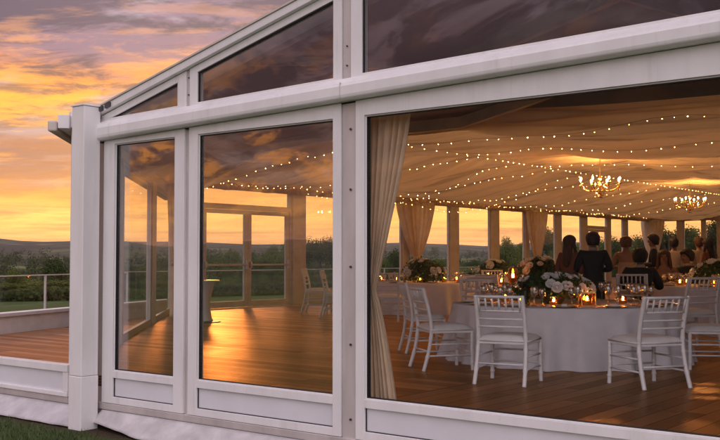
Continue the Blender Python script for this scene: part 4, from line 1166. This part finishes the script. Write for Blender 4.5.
person(687, 20.55, 1.52, (-.9, -.4), 'seated man in dark suit with white collar, turned towards the long-haired woman', JK, SUIT, 'short', HAIRD, sit=True, arms='table', bodyw=1.1)
chair(6.46, 20.85, (-.3, -.95), 'white spindle-back chair under the seated woman facing the camera', 1.15, 1.05)
chair(6.9, 20.65, (-.9, -.4), 'white spindle-back chair under the seated man turned to the woman', 1.15, 1.05)

# ---------------------------------------------------------------- trees
LEAF = [fabric('leaf_dark', (.055, .075, .024), .3, .45, .5), fabric('leaf_mid', (.11, .135, .036), .3, .45, .5), fabric('leaf_pale', (.15, .17, .05), .3, .4, .5)]
def make_tree(kind, seed):
    rr = random.Random(seed)
    root = thing({'round': 'broadleaf_tree', 'flat': 'pine_tree', 'bush': 'bush'}[kind], (0, 0, 0), 't', 'bush' if kind == 'bush' else 'tree')
    tk = MB(); th = {'round': .35, 'flat': .6, 'bush': .12}[kind]
    tk.tube([(0, 0, -.02), (.01, 0, th * .5), (-.01, .01, th), (.0, .01, min(.9, th + .25))], [.035, .026, .02, .008], 8)
    cents = []
    nC = {'round': 34, 'flat': 26, 'bush': 26}[kind]
    for i in range(nC):
        a = rr.uniform(0, 2 * PI)
        if kind == 'round': el = rr.uniform(-.5, 1) * PI / 2; q = rr.uniform(.55, 1); c_ = Vector((.36 * q * math.cos(a) * math.cos(el), .36 * q * math.sin(a) * math.cos(el), .58 + .36 * q * math.sin(el)))
        elif kind == 'flat': q = rr.uniform(.1, 1) ** .6; c_ = Vector((.48 * q * math.cos(a), .48 * q * math.sin(a), .80 + rr.uniform(-.12, .12) - .22 * q * q))
        else: el = rr.uniform(-.1, 1) * PI / 2; q = rr.uniform(.5, 1); c_ = Vector((.5 * q * math.cos(a) * math.cos(el), .5 * q * math.sin(a) * math.cos(el), .32 + .55 * q * math.sin(el)))
        cents.append((c_, rr.uniform(.08, .15)))
    for c_, r in cents[::3]:
        m_ = Vector((c_.x * .4, c_.y * .4, th + (c_.z - th) * .45)); tk.tube([(0, 0, th * .8), m_, c_], [.014, .009, .003], 5)
    child('trunk', tk, M['soil'], root)
    cr = MB(); vs = []; fs = []
    for c_, r in cents:
        for i in range(300):
            d = Vector((rr.gauss(0, 1), rr.gauss(0, 1), rr.gauss(0, .75))); d = d.normalized() * r * rr.uniform(.5, 1.15) if d.length > .01 else d
            p = c_ + d; n_ = (d.normalized() + Vector((rr.gauss(0, .5), rr.gauss(0, .5), rr.gauss(.3, .5)))).normalized(); s_ = n_.orthogonal().normalized(); w_ = n_.cross(s_); l = rr.uniform(.009, .020) if kind != 'bush' else rr.uniform(.012, .028)
            k = len(vs); vs += [p - s_ * l, p - w_ * l * .7, p + s_ * l, p + w_ * l * .7]; fs.append((k, k + 1, k + 2, k + 3))
    cr.add(vs, fs)
    child('crown', cr, LEAF[{'round': seed % 2, 'flat': 0, 'bush': 1 + seed % 2}[kind]], root)
    reg(root); return root
for kind, n in (('round', 3), ('flat', 1), ('bush', 2)):
    for q in range(n): PROTO[f'{kind}{q}'] = (make_tree(kind, 20 + q * 7 + len(kind)), False)
trees = [
 ('bush0', 9, 282, 45, 40, 'leafy green bush beyond the balustrade at the picture\'s left edge'), ('bush1', 34, 279, 50, 36, 'leafy green bush behind the balustrade post'), ('bush0', 60, 279, 47, 36, 'leafy green bush nearest the corner post beyond the balustrade'),
 ('round0', 16, 270, 110, 34, 0), ('round1', 54, 262, 125, 34, 0), ('round2', 84, 266, 110, 34, 0),
 ('round1', 130, 268, 72, 34, 1), ('round0', 152, 264, 90, 34, 1), ('round2', 176, 262, 80, 34, 1),
 ('round2', 210, 254, 90, 34, 2), ('round0', 228, 251, 105, 30, 2), ('round1', 252, 255, 80, 30, 2), ('round2', 272, 247, 75, 34, 2), ('round0', 290, 244, 85, 28, 2),
 ('flat0', 320, 233, 58, 50, 'tall spreading dark tree right of the glazed double doors'), ('round1', 346, 243, 70, 34, 3),
 ('round0', 374, 249, 80, 26, 3), ('round1', 396, 252, 90, 26, 3), ('round2', 416, 258, 85, 28, 3), ('round0', 437, 259, 95, 28, 3), ('bush1', 468, 266, 60, 44, 'pale green bushes outside the windows behind the middle table'), ('round1', 474, 262, 88, 34, 3),
 ('round2', 505, 239, 72, 22, 4), ('round0', 519, 244, 78, 24, 4), ('round1', 548, 232, 80, 32, 4), ('round2', 567, 240, 76, 26, 4), ('round0', 592, 236, 82, 28, 4), ('round1', 613, 240, 78, 26, 4), ('round2', 634, 238, 82, 26, 4),
 ('flat0', 668, 221, 62, 54, 'spreading dark tree outside the far corner behind the curtain'), ('round0', 692, 228, 68, 34, 4), ('round1', 716, 222, 60, 36, 4), ('round2', 740, 226, 64, 34, 4)]
glab = ['dark rounded tree in the valley beyond the terrace bushes', 'dark rounded tree seen through the narrow left glass panel', 'dark rounded tree behind the glazed double doors', 'dark rounded tree outside the windows behind the left round table', 'dark rounded tree outside the rear windows behind the guests']
for key, px, py, Y, wpx, lab in trees:
    p = aty(px, py, Y); bz = terr(p.x, p.y) - .1; h = p.z - bz; w = wpx / F * Y; w = w * 1.7 if key[0] == 'b' else max(w, h * .8)
    l_ = glab[lab] if isinstance(lab, int) else lab
    inst(key, (p.x, p.y, bz), R.uniform(0, 6), l_, l_ + ' group' if False else ('trees beyond the marquee' if isinstance(lab, int) else 'plants beyond the marquee'), (w, w, h * 1.02))
# woodland in the valley: one far mass
def woods():
    rr = random.Random(9); vs = []; fs = []
    n = 0
    while n < 3000:
        az = rr.uniform(-.55, .6); r = 170 * (13 ** rr.random()) ; x, y = r * math.sin(az), r * math.cos(az)
        if mnoise.noise(Vector((x / 170 + r / 300, y / 110, 8))) < -.04 and r > 185: continue
        n += 1
        h = rr.uniform(7, 13); w = h * rr.uniform(.45, .8); z0 = terr(x, y)
        m_ = 360 if r < 420 else (90 if r < 900 else 26)
        for i in range(m_):
            d = Vector((rr.gauss(0, 1), rr.gauss(0, 1), rr.gauss(0, 1))).normalized() * rr.uniform(.6, 1.05)
            p = Vector((x + d.x * w * .6, y + d.y * w * .6, z0 + h * .52 + d.z * h * .5)); n_ = (d + Vector((rr.gauss(0, .4), rr.gauss(0, .4), rr.gauss(0, .4)))).normalized(); s_ = n_.orthogonal().normalized(); q_ = n_.cross(s_); l = rr.uniform(.014, .030) * h * (1 if r < 420 else (2.3 if r < 900 else 4.5))
            k = len(vs); vs += [p - s_ * l, p - q_ * l, p + s_ * l, p + q_ * l]; fs.append((k, k + 1, k + 2, k + 3))
    struct(MB().add(vs, fs).build('woodland', LEAF[0]), 'stuff')
woods()
# hedge at the edge of the lawn
def hedge():
    rr = random.Random(31); vs = []; fs = []
    for i in range(24000):
        az = rr.uniform(-.52, .55); r = 44 + 9 * max(0, min(1, (az + .25) / .3)) + rr.uniform(1.2, 4); x, y = r * math.sin(az), r * math.cos(az)
        p = Vector((x, y, terr(x, y) + rr.uniform(0, 1) ** .8 * (.40 + .4 * mnoise.noise(Vector((x * .4, y * .4, 0))))))
        n_ = Vector((rr.gauss(0, 1), rr.gauss(-.4, 1), rr.gauss(.4, 1))).normalized(); s_ = n_.orthogonal().normalized(); q_ = n_.cross(s_); l = rr.uniform(.06, .16)
        k = len(vs); vs += [p - s_ * l, p - q_ * l, p + s_ * l, p + q_ * l]; fs.append((k, k + 1, k + 2, k + 3))
    struct(MB().add(vs, fs).build('undergrowth', LEAF[0]), 'stuff')
hedge()

# ---------------------------------------------------------------- haze
def haze():
    s = 5900; mb = MB(); mb.box((0, 0, 45), (2 * s, 2 * s, 150)); 
    m = bpy.data.materials.new('haze_air'); nt = NT(m); v = N(nt, 'ShaderNodeVolumePrincipled'); v.inputs['Color'].default_value = (.84, .68, .82, 1); v.inputs['Density'].default_value = 6e-5; v.inputs['Anisotropy'].default_value = .2
    o = N(nt, 'ShaderNodeOutputMaterial'); L(nt, v.outputs[0], o.inputs['Volume'])
    struct(mb.build('haze', m), 'stuff')
HAZE = True
if HAZE: haze()

# ---------------------------------------------------------------- sky, sun, camera
SUN_AZ, SUN_EL = math.radians(-9), math.radians(10)
def world():
    w = bpy.data.worlds.new('World'); sc.world = w; w.use_nodes = True; nt = w.node_tree; nt.nodes.clear()
    out = N(nt, 'ShaderNodeOutputWorld'); bg = N(nt, 'ShaderNodeBackground'); L(nt, bg.outputs[0], out.inputs[0])
    sky = N(nt, 'ShaderNodeTexSky', sky_type='NISHITA', sun_disc=False, sun_elevation=SUN_EL, sun_rotation=SUN_AZ)
    sky.air_density = 1.4; sky.dust_density = 2.0
    tc = N(nt, 'ShaderNodeTexCoord'); sp = N(nt, 'ShaderNodeSeparateXYZ'); L(nt, tc.outputs['Generated'], sp.inputs[0])
    X, Y_, Zc = sp.outputs
    zc = math_(nt, 'MAXIMUM', Zc, 0.0)
    # side factor 1 towards the sunset, 0 opposite
    dt = N(nt, 'ShaderNodeVectorMath', operation='DOT_PRODUCT'); L(nt, tc.outputs['Generated'], dt.inputs[0]); dt.inputs[1].default_value = (math.sin(SUN_AZ), math.cos(SUN_AZ), 0)
    side = ramp(nt, math_(nt, 'MULTIPLY_ADD', dt.outputs['Value'], .5, .5), [(.30, 0.0), (.9, 1.0)], 'EASE').outputs[0]
    glow = ramp(nt, math_(nt, 'MULTIPLY_ADD', dt.outputs['Value'], .5, .5), [(.86, 0.0), (1.0, 1.0)], 'EASE').outputs[0]
    # cloud sheet seen in perspective
    den = math_(nt, 'ADD', zc, .13)
    px = math_(nt, 'DIVIDE', X, den); py = math_(nt, 'DIVIDE', Y_, den)
    cv = N(nt, 'ShaderNodeCombineXYZ'); L(nt, px, cv.inputs[0]); L(nt, py, cv.inputs[1])
    def noise(scale, detail, rough, dist, off, st=(1, 1, 1)):
        mp = N(nt, 'ShaderNodeMapping'); mp.inputs['Location'].default_value = off; mp.inputs['Scale'].default_value = st; mp.inputs['Rotation'].default_value = (0, 0, .25)
        L(nt, cv.outputs[0], mp.inputs[0]); n = N(nt, 'ShaderNodeTexNoise', i_Scale=scale, i_Detail=detail, i_Roughness=rough, i_Distortion=dist); L(nt, mp.outputs[0], n.inputs['Vector']); return n.outputs[0]
    nA = noise(1.15, 10.0, .58, .5, (3.2, 1.1, 0), (1.0, 1.25, 1))
    nB = noise(2.7, 12.0, .64, .6, (7.3, 4.4, 2), (.75, 1.2, 1))
    nC = noise(3.6, 10.0, .66, .3, (1.3, 8.4, 5), (.6, 1.3, 1))
    nD = noise(7.5, 8.0, .62, .4, (4.1, 2.4, 9), (.7, 1.2, 1))
    # the banded glow, its bands broken up by the clouds
    warp = math_(nt, 'ADD', math_(nt, 'MULTIPLY', math_(nt, 'SUBTRACT', nA, .5), .16), math_(nt, 'MULTIPLY', math_(nt, 'SUBTRACT', nD, .5), .045))
    amt = ramp(nt, zc, [(0, .0), (.05, .25), (.12, .75), (.2, 1.0)]).outputs[0]
    zz = math_(nt, 'MAXIMUM', math_(nt, 'MULTIPLY_ADD', warp, amt, zc), 0.0)
    g1 = ramp(nt, zz, [(0, (.95, .42, .20)), (.018, (1.34, .62, .14)), (.042, (1.40, .70, .15)), (.065, (1.08, .43, .08)), (.085, (.62, .28, .13)), (.108, (.46, .27, .23)), (.130, (.50, .27, .18)), (.150, (1.1, .50, .06)), (.172, (.95, .32, .06)), (.190, (.45, .21, .20)), (.215, (.275, .165, .23)), (.28, (.25, .18, .265)), (.4, (.36, .29, .40)), (1, (.48, .44, .6))]).outputs[0]
    g0 = ramp(nt, zz, [(0, (.24, .13, .14)), (.04, (.36, .16, .09)), (.08, (.36, .16, .10)), (.12, (.26, .145, .14)), (.2, (.26, .17, .20)), (.32, (.42, .32, .38)), (.55, (1.15, 1.0, 1.10)), (1, (1.35, 1.22, 1.36))]).outputs[0]  # upper stops, here and in dark0: unseen sky raised to light the front
    base = mixc(nt, side, g0, g1)
    # dark mauve bodies
    dark = ramp(nt, zc, [(0, (.70, .27, .09)), (.06, (.56, .21, .08)), (.12, (.28, .125, .095)), (.2, (.10, .07, .112)), (.4, (.13, .105, .18)), (1, (.36, .32, .46))]).outputs[0]
    dark0 = ramp(nt, zc, [(0, (.08, .04, .04)), (.08, (.09, .045, .04)), (.2, (.11, .07, .085)), (.32, (.22, .155, .19)), (.55, (1.0, .84, .98)), (1, (1.2, 1.06, 1.25))]).outputs[0]
    dk = mixc(nt, side, dark0, dark)
    mA = math_(nt, 'MULTIPLY', ramp(nt, nB, [(.43, 0.0), (.55, .95)], 'EASE').outputs[0], mixc(nt, side, (1.2, 1.2, 1.2), ramp(nt, zc, [(.0, .1), (.05, .25), (.09, .7), (.13, .6), (.19, 1.0)]).outputs[0]))
    c = mixc(nt, math_(nt, 'MINIMUM', mA, 1.0), base, dk)
    # lit undersides
    band = ramp(nt, zc, [(.02, .3), (.07, .5), (.13, .9), (.18, .7), (.24, .35), (.45, .12)], 'EASE').outputs[0]
    mB = math_(nt, 'MULTIPLY', ramp(nt, nC, [(.50, 0.0), (.63, 1.0)], 'EASE').outputs[0], band)
    anti = ramp(nt, zc, [(.02, .6), (.06, 1.0), (.11, .9), (.145, .22), (.3, .1)]).outputs[0]
    mB = math_(nt, 'MULTIPLY', mB, math_(nt, 'MAXIMUM', side, anti))
    lit = mixc(nt, side, (1.9, .68, .15), mixc(nt, ramp(nt, zc, [(.16, 0.0), (.26, 1.0)]).outputs[0], (1.15, .44, .07), (.66, .31, .22)))
    c = mixc(nt, mB, c, lit)
    # pale blue-grey gaps higher up
    hb = ramp(nt, zc, [(.05, .0), (.10, .4), (.20, .95), (.6, .7)], 'EASE').outputs[0]
    gap = noise(1.7, 10.0, .62, .4, (11.3, 2.4, 5), (.8, 1.5, 1))
    hb = math_(nt, 'MULTIPLY', hb, math_(nt, 'MAXIMUM', side, ramp(nt, zc, [(.05, .3), (.08, 1.0), (.12, .8), (.15, .1)]).outputs[0]))
    mC = math_(nt, 'MULTIPLY', math_(nt, 'MULTIPLY', ramp(nt, gap, [(.50, 0.0), (.68, 1.0)], 'EASE').outputs[0], hb), .85)
    c = mixc(nt, mC, c, mixc(nt, side, (1.1, .88, .84), (.62, .54, .64)))
    # thin grey streaks low above the glow
    st = N(nt, 'ShaderNodeMapping'); st.inputs['Scale'].default_value = (2.6, 2.6, 60); L(nt, tc.outputs['Generated'], st.inputs[0])
    ns = N(nt, 'ShaderNodeTexNoise', i_Scale=1.0, i_Detail=9.0, i_Roughness=.62, i_Distortion=.3); L(nt, st.outputs[0], ns.inputs['Vector'])
    lowb = ramp(nt, zc, [(.0, .25), (.02, .7), (.05, .95), (.10, .9), (.15, .0)], 'EASE').outputs[0]
    mS = math_(nt, 'MULTIPLY', ramp(nt, ns.outputs[0], [(.47, 0.0), (.62, .8)], 'EASE').outputs[0], lowb)
    c = mixc(nt, mS, c, mixc(nt, side, (.16, .09, .09), (.50, .19, .075)))
    # pale lilac glow added to the unseen sky opposite the sunset, lighting front and tables
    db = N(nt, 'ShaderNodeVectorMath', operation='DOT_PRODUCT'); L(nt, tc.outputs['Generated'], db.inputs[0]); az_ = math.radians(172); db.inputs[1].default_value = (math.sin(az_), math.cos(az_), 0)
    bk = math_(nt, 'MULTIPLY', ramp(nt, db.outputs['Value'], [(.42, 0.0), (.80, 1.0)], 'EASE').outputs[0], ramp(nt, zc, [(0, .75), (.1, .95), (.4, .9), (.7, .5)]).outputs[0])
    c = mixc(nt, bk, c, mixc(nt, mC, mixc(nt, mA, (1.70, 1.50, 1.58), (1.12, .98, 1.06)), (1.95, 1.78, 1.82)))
    sk = mixc(nt, 1, sky.outputs[0], (.05, .05, .05), 'MULTIPLY')
    fin = mixc(nt, .06, c, sk, 'ADD')
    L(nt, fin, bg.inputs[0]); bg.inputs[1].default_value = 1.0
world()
sl = bpy.data.lights.new('sun', 'SUN'); sl.energy = .2; sl.angle = math.radians(4); sl.color = (1, .42, .12)
so = bpy.data.objects.new('sun', sl); col.objects.link(so)
sd = Vector((math.sin(SUN_AZ) * math.cos(SUN_EL), math.cos(SUN_AZ) * math.cos(SUN_EL), math.sin(SUN_EL)))
so.rotation_euler = (-sd).to_track_quat('-Z', 'Y').to_euler()

cam = bpy.data.cameras.new('camera'); co = bpy.data.objects.new('camera', cam); col.objects.link(co); sc.camera = co
cam.sensor_width = 36; cam.lens = 36 * F / 720; cam.clip_start = .05; cam.clip_end = 30000
co.location = EYE; co.rotation_euler = (PI / 2 + TH, 0, 0)
vs_ = sc.view_settings; vs_.view_transform = 'Standard'; vs_.look = 'None'; vs_.gamma = 1; vs_.exposure = .34; vs_.use_curve_mapping = False
cy = sc.cycles
cy.use_denoising = True
try: cy.denoiser = 'OPENIMAGEDENOISE'
except Exception: pass
cy.max_bounces = 10; cy.diffuse_bounces = 4; cy.glossy_bounces = 4; cy.transmission_bounces = 6; cy.transparent_max_bounces = 40; cy.volume_bounces = 1
cy.sample_clamp_indirect = 6; cy.caustics_reflective = False; cy.caustics_refractive = False
cy.use_light_tree = True
